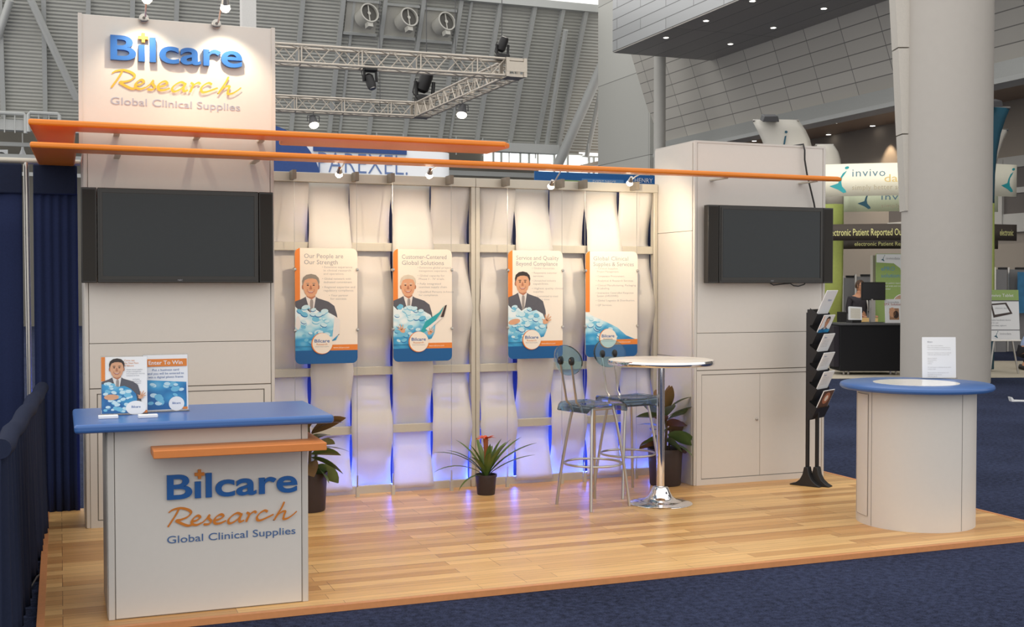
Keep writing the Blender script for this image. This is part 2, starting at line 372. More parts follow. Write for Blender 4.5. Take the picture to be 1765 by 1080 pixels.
# sloping corrugated wall
def slope(X, z): return Vector((X, 48-(z-6)/1.8, z))
ZB, ZT = 7.4, 12.85
vs = []; n_r = 46
for i in range(n_r*4+1):
    z = ZB+(ZT-ZB)*i/(n_r*4); ph = i % 4
    off = (0, .035, .035, 0)[ph]
    for X in (-12, 27): p = slope(X, z); vs.append((p.x, p.y-off*.87, p.z-off*.48))
m = MB(); m.add(vs, [(2*i, 2*i+1, 2*i+3, 2*i+2) for i in range(n_r*4)], CORR); struct(m, 'wall_back')
m = MB(); m.box((-14, 48.6, -.03), (22, 49, 7.6), LOWW); struct(m, 'wall_back')
m = MB(); m.box((-14, 43.9, 12.75), (21.4, 44.5, 13.05), RIB); struct(m, 'trim_2')
tn = 3
def rib(X, w=.16, dpt=.2, z0=ZB, z1=ZT):
    global tn
    a, b = slope(X, z0), slope(X, z1); d = (b-a).normalized(); u = Vector((1, 0, 0)); nrm = u.cross(d).normalized()
    if nrm.y > 0: nrm = -nrm
    f = Matrix(((u.x, d.x, nrm.x, a.x), (u.y, d.y, nrm.y, a.y), (u.z, d.z, nrm.z, a.z), (0, 0, 0, 1)))
    q = MB(f); q.box((-w/2, 0, 0), (w/2, (b-a).length, dpt), RIB); struct(q, 'trim_%d' % tn); tn += 1
def slopeX(px, py):                          # X on the sloping wall seen at a pixel of the photograph
    r = P(px, py, d=1)-Vector((0, 0, CZ)); t = (48+6/1.8-CZ/1.8)/(r.y+r.z/1.8); return (Vector((0, 0, CZ))+r*t)
for px, py in ((3, 100), (76, 60), (152, 12), (228, 15), (304, 15), (512, 100), (580, 100), (648, 120), (712, 120), (775, 120), (841, 120), (900, 120), (960, 60), (1000, 60)):
    rib(slopeX(px, py).x)
rib(slopeX(575, 100).x+.55, .1, .12); rib(slopeX(775, 120).x+.45, .1, .12)
# diagonal bracing on the left and the long raking tube on the right
def bar(name, a, b, r, mat, n=12):
    q = MB(); q.tube([a, b], r, mat, n=n); return struct(q, name)
def on_slope(px, py, off=.35): return slopeX(px, py)-Vector((0, .87, .48))*off
for (a, b) in (((52, -8), (132, 165)), ((18, -5), (-4, 60))):
    bar('trim_%d' % tn, on_slope(*a), on_slope(*b), .13, RIB); tn += 1
bar('trim_%d' % tn, on_slope(1054, 18, 1.2), on_slope(944, 268, 1.2), .21, RIB, 20); tn += 1
bar('trim_%d' % tn, on_slope(1040, 90, .5), on_slope(1004, 262, .5), .1, RIB); tn += 1
bar('trim_%d' % tn, on_slope(968, 45, .5), on_slope(935, 245, .5), .1, RIB); tn += 1
# catwalk beams along the foot of the slope
for z, y, h, dd in ((7.35, 46.7, .38, .5), (6.75, 47.2, .14, .14), (6.3, 47.4, .2, .2), (5.7, 47.6, .14, .14)):
    q = MB(); q.box((-14, y-dd, z-h/2), (20, y, z+h/2), RIB); struct(q, 'trim_%d' % tn); tn += 1
# rails of the catwalk (left) : bent pipe hoops
for px in (-8, 50):
    a = on_slope(px, 206, 1.2); w = 1.05
    q = MB(); q.tube([a, a+Vector((0, 0, .62)), a+Vector((.06, 0, .7)), a+Vector((w-.06, 0, .7)), a+Vector((w, 0, .62)), a+Vector((w, 0, 0))], .07, RIB, 8)
    for k in (.33, .66): q.tube([a+Vector((w*k, 0, 0)), a+Vector((w*k, 0, .66))], .02, RIB, 6)
    struct(q, 'trim_%d' % tn); tn += 1
for k in range(9):                           # catwalk guard posts
    a = on_slope(640+k*45, 244+k*2.2, 1.0)
    q = MB(); q.tube([a, a+Vector((0, 0, .75))], .025, RIB, 6); struct(q, 'trim_%d' % tn); tn += 1
# low daylight windows far behind, with frames
wn = 1
for (x0, x1, y0, y1) in ((835, 876, 262, 280), (880, 925, 264, 283), (930, 1000, 268, 312), (1005, 1030, 272, 300)):
    a = P(x0, y1, Y=48.5); b = P(x1, y0, Y=48.5)
    q = MB(); q.box((a.x, 48.45, a.z), (b.x, 48.6, b.z), DAY)
    for k in range(1, 3): xx = a.x+(b.x-a.x)*k/3; q.box((xx-.04, 48.35, a.z), (xx+.04, 48.5, b.z), RIB)
    q.box((a.x-.06, 48.35, a.z-.06), (b.x+.06, 48.5, a.z), RIB); q.box((a.x-.06, 48.35, b.z), (b.x+.06, 48.5, b.z+.06), RIB)
    struct(q, 'window_%d' % wn); wn += 1
# white square pillar behind the header
a = P(417, 0, d=31); b = P(443, 0, d=31)
q = MB(); q.box((a.x, a.y, -.03), (b.x, a.y+.4, 12), M('white_pillar', srgb(232, 230, 226), .6)); struct(q, 'column')
# right side wall, leaning cladding, soffit box
q = MB(); q.box((20.5, 38.9, -.03), (21, 43.4, 14.5), WALLP); struct(q, 'wall_right', origin=(20.5, 39, 0))
vs = [(19.0, 39, 12.2), (20.9, 39, 6.84), (19.0, 6, 12.2), (20.9, 6, 6.84), (21.2, 39, 12.2), (21.2, 39, 6.84), (21.2, 6, 12.2), (21.2, 6, 6.84)]
q = MB(); q.add(vs, [(0, 2, 3, 1), (0, 1, 5, 4), (2, 6, 7, 3), (0, 4, 6, 2), (1, 3, 7, 5), (4, 5, 7, 6)], CLAD); struct(q, 'wall_right', origin=(0, 0, 6.84))
q = MB(); q.box((20.72, 6, 6.42), (21.3, 38.9, 6.82), M('fascia_grey', srgb(186, 188, 186), .35, .3)); struct(q, 'trim_%d' % tn); tn += 1
q = MB(); q.box((20.62, 6, 6.30), (21.3, 38.9, 6.42), RIB); struct(q, 'trim_%d' % tn); tn += 1
c = P(1056, 89, z=9.0)
q = MB(); q.box((c.x, 4, 9.0), (20.15, c.y, 16), FASC); struct(q, 'wall_right', origin=(0, 0, 9))
q = MB(); q.box((c.x+.01, 4, 8.96), (20.14, c.y-.01, 9.01), SOFF); struct(q, 'ceiling', origin=(0, 0, 9))
q = MB(); q.box((21.1, 6, 6.6), (24.4, 48, 6.75), CEILM); struct(q, 'ceiling')
q = MB(); q.box((24.3, 4, -.03), (24.7, 49, 6.7), BROWNW); struct(q, 'wall_right')
q = MB(); q.box((20.9, 38.9, -.03), (24.4, 39.3, 6.7), BROWNW); struct(q, 'wall_back')
# slim round pillar under the soffit end
pc = P(1137, 200, d=39.5); q = MB(); q.lathe([(.2, -.03), (.2, 12)], CONC, (pc.x, pc.y, 0), 32); struct(q, 'column')
# window frames on the far right wall
for (z0, z1) in ((3.0, 3.5), (4.75, 5.05), (4.05, 4.2)):
    q = MB(); q.box((24.15, 10, z0), (24.32, 30, z1), CONC); struct(q, 'trim_%d' % tn); tn += 1
for py in (19.6, 22.4, 25.2, 28):
    q = MB(); q.box((24.12, py, 3.2), (24.3, py+.28, 5.0), CONC); struct(q, 'trim_%d' % tn); tn += 1
q = MB(); q.box((24.2, 10, 3.5), (24.31, 30, 4.75), M('window_dark_glass', srgb(110, 104, 100), .3)); struct(q, 'window_%d' % wn); wn += 1
# large round pillar
pc = P(1623, 660, z=-.03); pc = P(1629, 600, d=19.5)
q = MB(); q.lathe([(.71, -.03), (.71, 13)], PILLAR, (pc.x, pc.y, 0), 72); struct(q, 'column')
# flat service casing on the pillar's left flank
f0 = P(1535, 0, d=19.55); f1 = P(1551, 0, d=19.3)
lx = RGT.normalized()
def casing(z0, z1, off0, off1, dep):
    base = Vector((pc.x, pc.y, 0)); u = lx; v = Vector((FWD.x, FWD.y, 0)).normalized()
    q = MB()
    vs = []
    for z, off in ((z0, off0), (z1, off1)):
        for a, b in ((-.66, -.16), (-.66, .16), (-off, .16), (-off, -.16)): pp = base+u*a+v*b; vs.append((pp.x, pp.y, z))
    q.add(vs, [(0, 1, 2, 3), (7, 6, 5, 4), (0, 4, 5, 1), (1, 5, 6, 2), (2, 6, 7, 3), (3, 7, 4, 0)], M('casing_cream', srgb(206, 200, 190), .6)); return struct(q, 'trim_%d' % dep)
casing(2.79, 4.04, .724, .79, tn); casing(4.06, 5.45, .795, .87, tn+1); casing(5.47, 9, .875, 1.09, tn+2); tn += 3

# ================================================================ ceiling lights
ORD = ['first', 'second', 'third', 'fourth', 'fifth', 'sixth', 'seventh', 'eighth', 'ninth', 'tenth']
for i, (px, py) in enumerate(((1148, 65), (1217, 36), (1259, 76), (1297, 2), (1333, 48), (1420, 15))):
    a = P(px, py, z=8.95); q = MB(); q.lathe([(.075, 0), (.075, .012)], DOWN, (a.x, a.y, 8.945), 20); q.lathe([(.10, 0), (.10, .01)], RIB, (a.x, a.y, 8.95), 20)
    q.build('ceiling_light', cat='light', label='small round downlight in the dark soffit, %s from the left' % ORD[i], group='downlights in the dark soffit')
for i, (px, py) in enumerate(((1238, 238), (1300, 243), (1428, 232), (1439, 212), (1453, 188), (1504, 217), (1522, 193))):
    a = P(px, py, z=6.59); q = MB(); q.lathe([(.075, 0), (.075, .012)], DOWN, (a.x, a.y, 6.585), 20); q.lathe([(.1, 0), (.1, .01)], RIB, (a.x, a.y, 6.59), 20)
    q.build('ceiling_light', cat='light', label='small recessed light in the brown ceiling behind the towers, %s from the left' % ORD[i], group='recessed lights in the brown ceiling')
    if a.x < 23.4: spot('recessed_beam', (a.x, a.y, 6.52), (a.x, a.y, 0), 260, 130, (1, .9, .78), .08, .6)
a = P(1504, 217, z=6.5); spot('recessed_light_beam', (23.9, a.y, 6.4), (24.3, a.y, 4.5), 120, 60, (1, .75, .5))

# ================================================================ exhaust fans on the slope
for i, (px, py) in enumerate(((625, 28), (693, 35), (757, 42))):
    a = slopeX(px-3, py); u = Vector((1, 0, 0)); v = Vector((0, -1/1.8, 1)).normalized()
    r = thing('exhaust_fan', ['grey round exhaust fan high on the corrugated wall, left of three', 'grey round exhaust fan high on the corrugated wall, middle of three', 'grey round exhaust fan high on the corrugated wall, right of three'][i], 'fan', a, 'exhaust fans on the corrugated wall')
    F = frame(a, u, v)
    q = MB(F); q.box((-.62, -.62, .0), (.62, .62, .10), FANM); q.box((-.66, -.70, .05), (.66, -.60, .2), RIB); q.box((-.66, .60, .05), (.66, .68, .2), RIB); q.build('mounting_panel', r)
    F2 = frame(a+Vector((.12, -.45, -.05)), (1, .25, 0), (0, .25, 1))
    q = MB(F2); q.lathe([(.35, -.35), (.35, .18), (.385, .2), (.385, .26), (.335, .26), (.335, .1)], FANM, n=32); q.build('drum_housing', r)
    q = MB(F2); q.ell(0, 0, .34, .34, .16, FAND, 32); q.box((-.02, -.335, .16), (.02, .335, .2), FANM); q.ell(0, 0, .07, .07, .21, FANM, 16); q.build('grille', r)
    q = MB(F2); q.box((-.11, -.55, -.05), (.11, -.345, .22), FANM); q.build('motor_box', r, bevel=.01)

# ================================================================ lighting truss
def truss(name, label, A, B, s, nseg):
    A, B = Vector(A), Vector(B); d = (B-A).normalized(); u = d.cross(Vector((0, 0, 1))).normalized(); v = Vector((0, 0, 1))
    r = thing(name, label, 'truss', (A+B)/2, 'aluminium lighting trusses'); h = s/2; L = (B-A).length
    cor = [(-h, -h), (h, -h), (h, h), (-h, h)]
    for a, b in cor:
        q = MB(); q.tube([A+u*a+v*b, B+u*a+v*b], .024, TRUSSM, 8); q.build('chord', r)
    q = MB()
    for k in range(4):
        (a0, b0), (a1, b1) = cor[k], cor[(k+1) % 4]
        for i in range(nseg):
            p0 = A+d*(L*i/nseg); p1 = A+d*(L*(i+1)/nseg)
            if i % 2: q.tube([p0+u*a0+v*b0, p1+u*a1+v*b1], .011, TRUSSM, 5)
            else: q.tube([p0+u*a1+v*b1, p1+u*a0+v*b0], .011, TRUSSM, 5)
            if i % 4 == 0: q.tube([p0+u*a0+v*b0, p0+u*a1+v*b1], .014, TRUSSM, 5)
    q.build('lacing', r)
    return r, u
ZTR = 5.5
C1 = P(884, 119, z=ZTR); C2 = P(738, 191, z=ZTR)
C2 = Vector((C1.x-.1, C2.y, ZTR)); dirx = Vector((1, -.03, 0)).normalized()
L1 = C1-dirx*7.0; L2 = C2-dirx*7.0
t1, u1 = truss('lighting_truss', 'long aluminium truss on top, running behind the logo header to the corner block', L1, C1-dirx*.2, .3, 26)
t2, u2 = truss('lighting_truss', 'far aluminium truss running level just above the upper orange fin', L2, C2-dirx*.2, .3, 26)
t3, u3 = truss('lighting_truss', 'aluminium truss slanting between the two truss corners', C2-Vector((0, .2, 0)), C1+Vector((0, .2, 0)), .3, 22)
for t, c in ((t1, C1), (t2, C2)):
    q = MB(); h = .17
    for sx_ in (-1, 1):
        for sy_ in (-1, 1): q.box((c.x+sx_*h-.03, c.y+sy_*h-.03, c.z-h), (c.x+sx_*h+.03, c.y+sy_*h+.03, c.z+h), TRUSSM)
    q.box((c.x-h, c.y-h, c.z+h-.05), (c.x+h, c.y+h, c.z+h), TRUSSM); q.box((c.x-h, c.y-h, c.z-h), (c.x+h, c.y+h, c.z-h+.05), TRUSSM)
    q.box((c.x-h-.03, c.y-h-.035, c.z-.08), (c.x+h+.03, c.y-h-.02, c.z+.1), TRUSSM); q.build('corner_block', t)
for t, pts in ((t1, ((735, 90), (865, 100))), (t2, ((655, 190),)), (t3, ((785, 150),))):
    for px, py in pts:
        a = P(px, py, Y=(C1.y if t == t1 else C2.y if t == t2 else (C1.y+C2.y)/2))
        q = MB(); q.tube([a, a+Vector((0, 0, 7))], .008, DGREY, 5); q.build('hanging_cable', t)
def moving_head(label, p, up=-1, sc=.68):
    r = thing('moving_head_light', label, 'stage light', p, 'stage lights on the truss')
    q = MB(frame(p, (1, 0, 0), (0, 0, 1)));
    q.box((-.17, .0*up, -.12), (.17, .16*up, .12), BLACK); q.build('base', r, bevel=.02)
    q = MB(); q.tube([p+Vector((-.15, 0, .16*up)), p+Vector((-.17, 0, .42*up))], .035, BLACK, 8); q.tube([p+Vector((.15, 0, .16*up)), p+Vector((.17, 0, .42*up))], .035, BLACK, 8); q.tube([p+Vector((-.15, 0, .16*up)), p+Vector((.15, 0, .16*up))], .03, BLACK, 8); q.build('yoke', r)
    c = p+Vector((0, 0, .42*up)); d = Vector((.25, -.3, up*.9)).normalized()
    q = MB(); q.tube([c-d*.2, c-d*.14, c+d*.12, c+d*.2], [.07, .12, .12, .10], BLACK, 14); q.build('head', r)
    q = MB(); q.tube([c+d*.2, c+d*.215], [.09, .085], STEEL, 14); q.build('lens', r)
    q = MB(); q.tube([p+Vector((-.1, -.1, .0)), p+Vector((-.26, -.12, .2*up)), p+Vector((-.2, -.1, .45*up))], .012, BLACK, 6); q.build('cable', r)
    for ch in r.children: ch.scale = (sc, sc, sc)
    return r
moving_head('black moving head lamp hanging under the long upper truss', P(638, 112, Y=C1.y), -1)
moving_head('black moving head lamp standing upright on the far truss corner', P(732, 181, Y=C2.y), 1, 1.25)
moving_head('black moving head lamp on top of the near truss corner block', P(866, 104, Y=C1.y), 1)
def par(label, p, aim):
    r = thing('par_can_light', label, 'stage light', p, 'stage lights on the truss'); d = Vector(aim).normalized()
    c = p+Vector((0, 0, -.22))
    q = MB(); q.tube([c-d*.14, c+d*.1], [.07, .11], DGREY, 16); q.build('can', r)
    q = MB(); q.tube([c+d*.1, c+d*.125], [.105, .09], BULB, 16); q.build('lamp', r, label='glowing lamp face')
    q = MB(); q.tube([p, p+Vector((0, 0, -.08)), p+Vector((-.13, 0, -.1)), c+Vector((-.13, 0, 0))], .012, DGREY, 6); q.tube([p+Vector((0, 0, -.08)), p+Vector((.13, 0, -.1)), c+Vector((.13, 0, 0))], .012, DGREY, 6); q.build('yoke', r)
par('small lit can light under the far truss, near the logo header', P(540, 192, Y=C2.y), (.05, -.5, -.8))
par('small lit can light under the slanting truss, towards the corner block', (C1+C2)/2+Vector((0, 0, -.165)), (-.2, -.4, -.8))

# ================================================================ display towers
def tower(label, x0, x1, header):
    Y0, Y1, H = 8.03, 8.68, 2.44 if header else 2.69
    r = thing('display_tower', label, 'display tower', ((x0+x1)/2, (Y0+Y1)/2, 0), 'white display towers')
    q = MB(); q.box((x0+.004, Y0+.012, 0), (x1-.004, Y1, H-.002), GAP); q.build('core', r)
    q = MB()
    for xx in (x0, x1-.024): q.box((xx, Y0, 0), (xx+.024, Y0+.03, H), WHITE2)
    q.build('edge_profile', r, bevel=.004)
    zs = [.905, 1.197, H] if header else [.905, 1.197, 2.437, H]
    for k in range(len(zs)-1):
        q = MB(); q.box((x0+.027, Y0+.004, zs[k]+.002), (x1-.027, Y0+.03, zs[k+1]-.002), WHITE); q.build('front_panel', r, bevel=.002)
    # cabinet at the base : frame and doors
    q = MB(); a, b = x0+.07, x1-.07
    q.box((x0+.027, Y0+.004, 0), (a, Y0+.03, .901), WHITE); q.box((b, Y0+.004, 0), (x1-.027, Y0+.03, .901), WHITE)
    q.box((a, Y0+.004, .872), (b, Y0+.03, .901), WHITE); q.box((a, Y0+.004, 0), (b, Y0+.03, .045), WHITE); q.build('cabinet_frame', r)
    for k in range(2):
        xa, xb = (a+.006, (a+b)/2-.0015) if k == 0 else ((a+b)/2+.0015, b-.006)
        q = MB(); q.box((xa, Y0+.009, .05), (xb, Y0+.03, .866), WHITE); dr = q.build('door', r, bevel=.002)
        if k == 0 and not header:
            q = MB(frame((xb-.03, Y0+.009, .5))); q.lathe([(.009, 0), (.009, .012), (.006, .016)], STEEL, n=12); q.build('lock', dr)
    # sides
    for k, xx in enumerate((x0, x1)):
        for z0, z1 in ((0, 1.0), (1.0, 2.0), (2.0, H)):
            q = MB(); q.box((xx-.004 if k == 0 else xx-.01, Y0+.032, z0+.002), (xx+.01 if k == 0 else xx+.004, Y1, z1-.002), WHITE); q.build('side_panel', r)
    q = MB(); q.box((x0, Y0, H-.004), (x1, Y1, H+.012), WHITE2); q.build('top_cap', r)
    return r
TL = tower('tall white tower on the left carrying the lit logo header', .148, 1.365, True)
TR = tower('shorter plain white tower on the right behind the brochure rack', 4.625, 5.845, False)

RESEARCH = [[(655, 440), (640, 470), (615, 510), (595, 540)], [(600, 462), (620, 447), (660, 437), (700, 445), (718, 462), (700, 485), (665, 500), (640, 505), (670, 522), (700, 533), (722, 530)],
    [(724, 512), (748, 505), (766, 490), (755, 479), (738, 487), (722, 508), (725, 525), (748, 530), (775, 518)], [(775, 520), (800, 498), (816, 476), (812, 495), (824, 510), (812, 526), (783, 528)],
    [(842, 508), (870, 500), (890, 485), (878, 474), (855, 485), (840, 507), (848, 524), (875, 522), (905, 508)],
    [(988, 478), (965, 468), (935, 485), (917, 507), (922, 524), (945, 518), (972, 498), (990, 474), (978, 500), (980, 517), (1003, 508)],
    [(1016, 466), (1030, 476), (1020, 503), (1013, 518), (1024, 490), (1042, 470), (1060, 461), (1068, 470)],
    [(1132, 464), (1115, 456), (1090, 470), (1073, 492), (1078, 510), (1100, 508), (1140, 490), (1165, 478)],
    [(1225, 408), (1210, 440), (1185, 480), (1166, 512), (1185, 485), (1210, 465), (1229, 463), (1222, 485), (1220, 505), (1245, 500), (1275, 480), (1294, 462)]]
def logo(F, W, parent, deep, mats, sub_z=-.245):
    """three line logo; origin is the lower left of the first line, W its width"""
    bl, orr, tx = mats; k = W/.62
    q = MB(F); q.text('B\u0131lcare', 0, 0, .113*k/.69, .001, bl, width=W, depth=deep, offset=.017, res=6); q.build('name_lettering', parent)
    q = MB(F); cx, cy, a = .1495*W/.62*1.0, .111*k, .0075*k
    cx = .243*W
    q.prism([(cx-a, cy-3*a), (cx+a, cy-3*a), (cx+a, cy-a), (cx+3*a, cy-a), (cx+3*a, cy+a), (cx+a, cy+a), (cx+a, cy+3*a), (cx-a, cy+3*a), (cx-a, cy+a), (cx-3*a, cy+a), (cx-3*a, cy-a), (cx-a, cy-a)], .001, deep+.001, orr)
    q.build('cross_dot', parent)
    q = MB(F); s = W*.99/700
    for i_, st in enumerate(RESEARCH):
        q.ribbon([((x-592)*s, (538-.053*(x-595)-y)*s-.132*k) for x, y in st], .001+.0011*i_, .0135*k, orr, depth=.003)
    q.build('script_lettering', parent)
    q = MB(F); q.text('Global Clinical Supplies', 0, -.212*k, .05*k, .001, tx, width=W*.985, depth=.002, res=4); q.build('tagline_lettering', parent)
# header with logo
q = MB(); q.box((.128, 8.03, 2.452), (1.372, 8.11, 3.31), WHITE); q.build('header_panel', TL, bevel=.003)
q = MB()
for xx in (.124, 1.352): q.box((xx, 8.022, 2.452), (xx+.024, 8.115, 3.315), WHITE2)
q.build('header_edge_profile', TL)
logo(frame((.318, 8.03, 3.03)), .835, TL, .035, (M('header_blue_letter', srgb(44, 104, 178), .4), M('header_amber_letter', srgb(240, 176, 60), .5), M('header_overlit_letter', srgb(170, 174, 188), .5)))  # tagline blue paled to grey: the lamps' washout is put into its colour
def arm_light(label, X, zt, lx, ly, lz, ax, power):
    p = Vector((X, 8.02, zt)); r = thing('halogen_arm_light', label, 'spotlight', p, 'halogen lamps on the logo header')
    q = MB(frame(p, (1, 0, 0), (0, 0, 1))); q.lathe([(.024, -.01), (.03, 0), (.03, .03), (.022, .036)], STEEL, n=20); q.ell(0, 0, .01, .01, .038, DGREY); q.build('mounting_disc', r)
    b = Vector((lx, ly, lz)); q = MB(); q.tube([p+Vector((.01, -.02, 0)), b+Vector((0, .02, .09)), b+Vector((0, 0, .06))], .006, STEEL, 8); q.build('arm', r)
    d = (Vector((ax, 8.03, 2.9))-b).normalized(); q = MB(); q.tube([b-d*.04, b+d*.02], [.016, .028], STEEL, 14); q.build('socket', r)
    q = MB(); q.tube([b+d*.02, b+d*.05, b+d*.07], [.026, .032, .018], BULB, 14); q.build('bulb', r, label='lit halogen bulb')
    spot('halogen_beam', b+d*.09, (ax, 8.03, 2.8), power, 95, (1, .84, .62), .02, .8)
arm_light('lit halogen lamp standing on the header edge, above the start of the logo', .525, 3.305, .53, 7.74, 3.415, .52, 16)
arm_light('lit halogen lamp standing on the header edge, above the end of the logo', .985, 3.305, 1.01, 7.74, 3.40, 1.05, 20)

# ================================================================ orange fins
def fin(label, z, th, pts):
    r = thing('canopy_fin', label, 'canopy fin', ((pts[0][0]+pts[1][0])/2, 8.0, z), 'orange canopy fins')
    q = MB(Matrix.Identity(4)); n = len(pts); q.prism([(p[0], p[1]) for p in pts], z, z+th, ORANGE); q.build('blade', r, bevel=.013, segs=3)
    return r
F1 = fin('short upper orange fin across the left tower', 2.545, .038, [(-.17, 7.68), (2.93, 7.72), (2.99, 7.80), (2.97, 8.20), (1.43, 8.20), (1.40, 7.955), (.105, 7.955), (.105, 8.72), (-.13, 8.70)])
F2 = fin('long lower orange fin spanning both white towers', 2.40, .036, [(-.16, 7.60), (5.78, 7.77), (5.84, 7.81), (5.70, 7.85), (.105, 7.85), (.105, 8.72), (-.13, 8.70)])
for r, zz, xs in ((F1, 2.541, (.35, .85, 1.27)), (F2, 2.395, (.35, 1.22, 4.78, 5.6))):
    for x in xs:
        q = MB(); q.box((x-.018, 7.82 if r == F2 else 7.93, zz-.004), (x+.018, 8.03, zz+.006), ALU); q.build('bracket', r)
# halogen lamps under the long fin
for i, (px, lab) in enumerate(((585, 'dim small halogen lamp hanging under the long orange fin beside the left tower'), (741, 'lit halogen lamp under the long orange fin above the white-haired man poster'), (951, 'lit halogen lamp hung low under the long orange fin above the dark-haired man poster'), (1087, 'lit halogen lamp under the long orange fin nearest the right tower'))):
    zz = (2.36, 2.375, 2.325, 2.37)[i]
    b = P(px, 300, Y=8.0); b = Vector((b.x, 8.0, zz)); r = thing('halogen_spotlight', lab, 'spotlight', b, 'halogen lamps under the long fin')
    d = (Vector((b.x+.02, BY, 1.6))-b).normalized()
    q = MB(); q.tube([Vector((b.x, 7.83, 2.405)), Vector((b.x, 7.93, zz+.02)), b], .005, STEEL, 6); q.build('arm', r)
    q = MB(); q.tube([b-d*.03, b+d*.01], [.012, .022], STEEL, 12); q.build('socket', r)
    q = MB(); q.tube([b+d*.01, b+d*.03, b+d*.045], [.02, .026, .014], BULB, 12); q.build('bulb', r, label='lit halogen bulb')
    spot('halogen_beam', b+d*.06, b+d*1.0+Vector((.5 if i == 3 else 0, 0, 0)), (17, 21, 21, 32)[i], (110, 110, 110, 140)[i], (1, .80, .56), .02, .9)
# ================================================================ woven band wall
RZ = [2.345, 1.865, 1.395, .93, .485, .03]
def woven(label, x0, x1, nb):
    r = thing('woven_wall_panel', label, 'wall panel', ((x0+x1)/2, BY, 0), 'woven wall panels')
    for xx in (x0, x1-.035):
        q = MB(); q.box((xx, BY-.03, 0), (xx+.035, BY+.03, 2.40), ALU); q.build('post', r, bevel=.004)
    for k, z in enumerate(RZ):
        q = MB(); h = .035 if k else .04
        if k == 0: q.box((x0, BY-.035, 2.335), (x1, BY+.035, 2.405), ALU)
        else: q.box((x0+.035, BY-.015, z-h), (x1-.035, BY+.015, z+h*.8 if k < 5 else z+.03), ALU)
        q.build('rail', r, bevel=.003)
    w = (x1-x0-.07)/nb
    for s in range(nb):
        xa = x0+.035+w*s; par_ = s % 2; amp = .045; vs = []; nx = 6; rows = []
        for k in range(5):
            for j in range(10): rows.append((k, j/10))
        rows.append((4, 1.0))
        for k, t in rows:
            z = RZ[k]+(RZ[k+1]-RZ[k])*t
            def side(i):
                if i == 0: return -.2 if par_ else .1
                sg = 1 if (i % 2 == par_) else -1
                return sg*(.24 if i < 5 else .26)
            a, b = side(k), side(k+1); e = (1-math.cos(math.pi*t))/2
            off = (a+(b-a)*e)/.24*amp
            off = max(-amp*1.05, min(amp*1.05, off))
            if k == 0: off = -.02+.055*off/amp
            mid = math.sin(math.pi*t); pinch = -.005+.013*abs(b-a)/.48*mid
            skew = .005*math.sin(s*2.3+k*1.7+t*2)
            for i in range(nx+1):
                u = i/nx; xx = xa+pinch+(w-2*pinch)*u+skew
                vs.append((xx, BY-off+.012*math.sin(math.pi*u)*(1 if off > 0 else -1)*mid+.004*math.sin(9*u+s), z if z > .03 else .012))
        n = nx+1; fs = [(i*n+k, i*n+k+1, (i+1)*n+k+1, (i+1)*n+k) for i in range(len(rows)-1) for k in range(nx)]
        q = MB(); q.add(vs, fs, FABRIC, True); q.build('woven_band', r, solid=.002)
    return r
woven('left woven wall panel of white bands, beside the logo tower', 1.372, 3.022, 5)
woven('right woven wall panel of white bands, behind the bar stools', 3.024, 4.618, 5)
# blue lit drape behind the woven wall
q = MB(); vs = []
N = 90
for i in range(N+1):
    x = 1.25+(4.75-1.25)*i/N; y = 9.02+.03*math.sin(i*1.3)
    vs += [(x, y, -.03), (x, y, 2.41)]
q.add(vs, [(2*i, 2*i+2, 2*i+3, 2*i+1) for i in range(N)], M('blue_backdrop', srgb(50, 54, 84), .9, var=.1), True)
q.build('backdrop_drape', solid=.004, cat='drape', label='dark blue drape glowing behind the gaps of the woven wall')
for i, x in enumerate((1.55, 2.03, 2.36, 2.68, 3.04, 3.36, 3.72, 4.0, 4.3, 4.55)):
    l = bpy.data.lights.new('blue_glow', 'POINT'); l.energy = 15; l.color = (.07, .15, 1.0); l.shadow_soft_size = .07
    o = bpy.data.objects.new('blue_glow', l); COL.objects.link(o); o.location = (x, 8.765, .07)

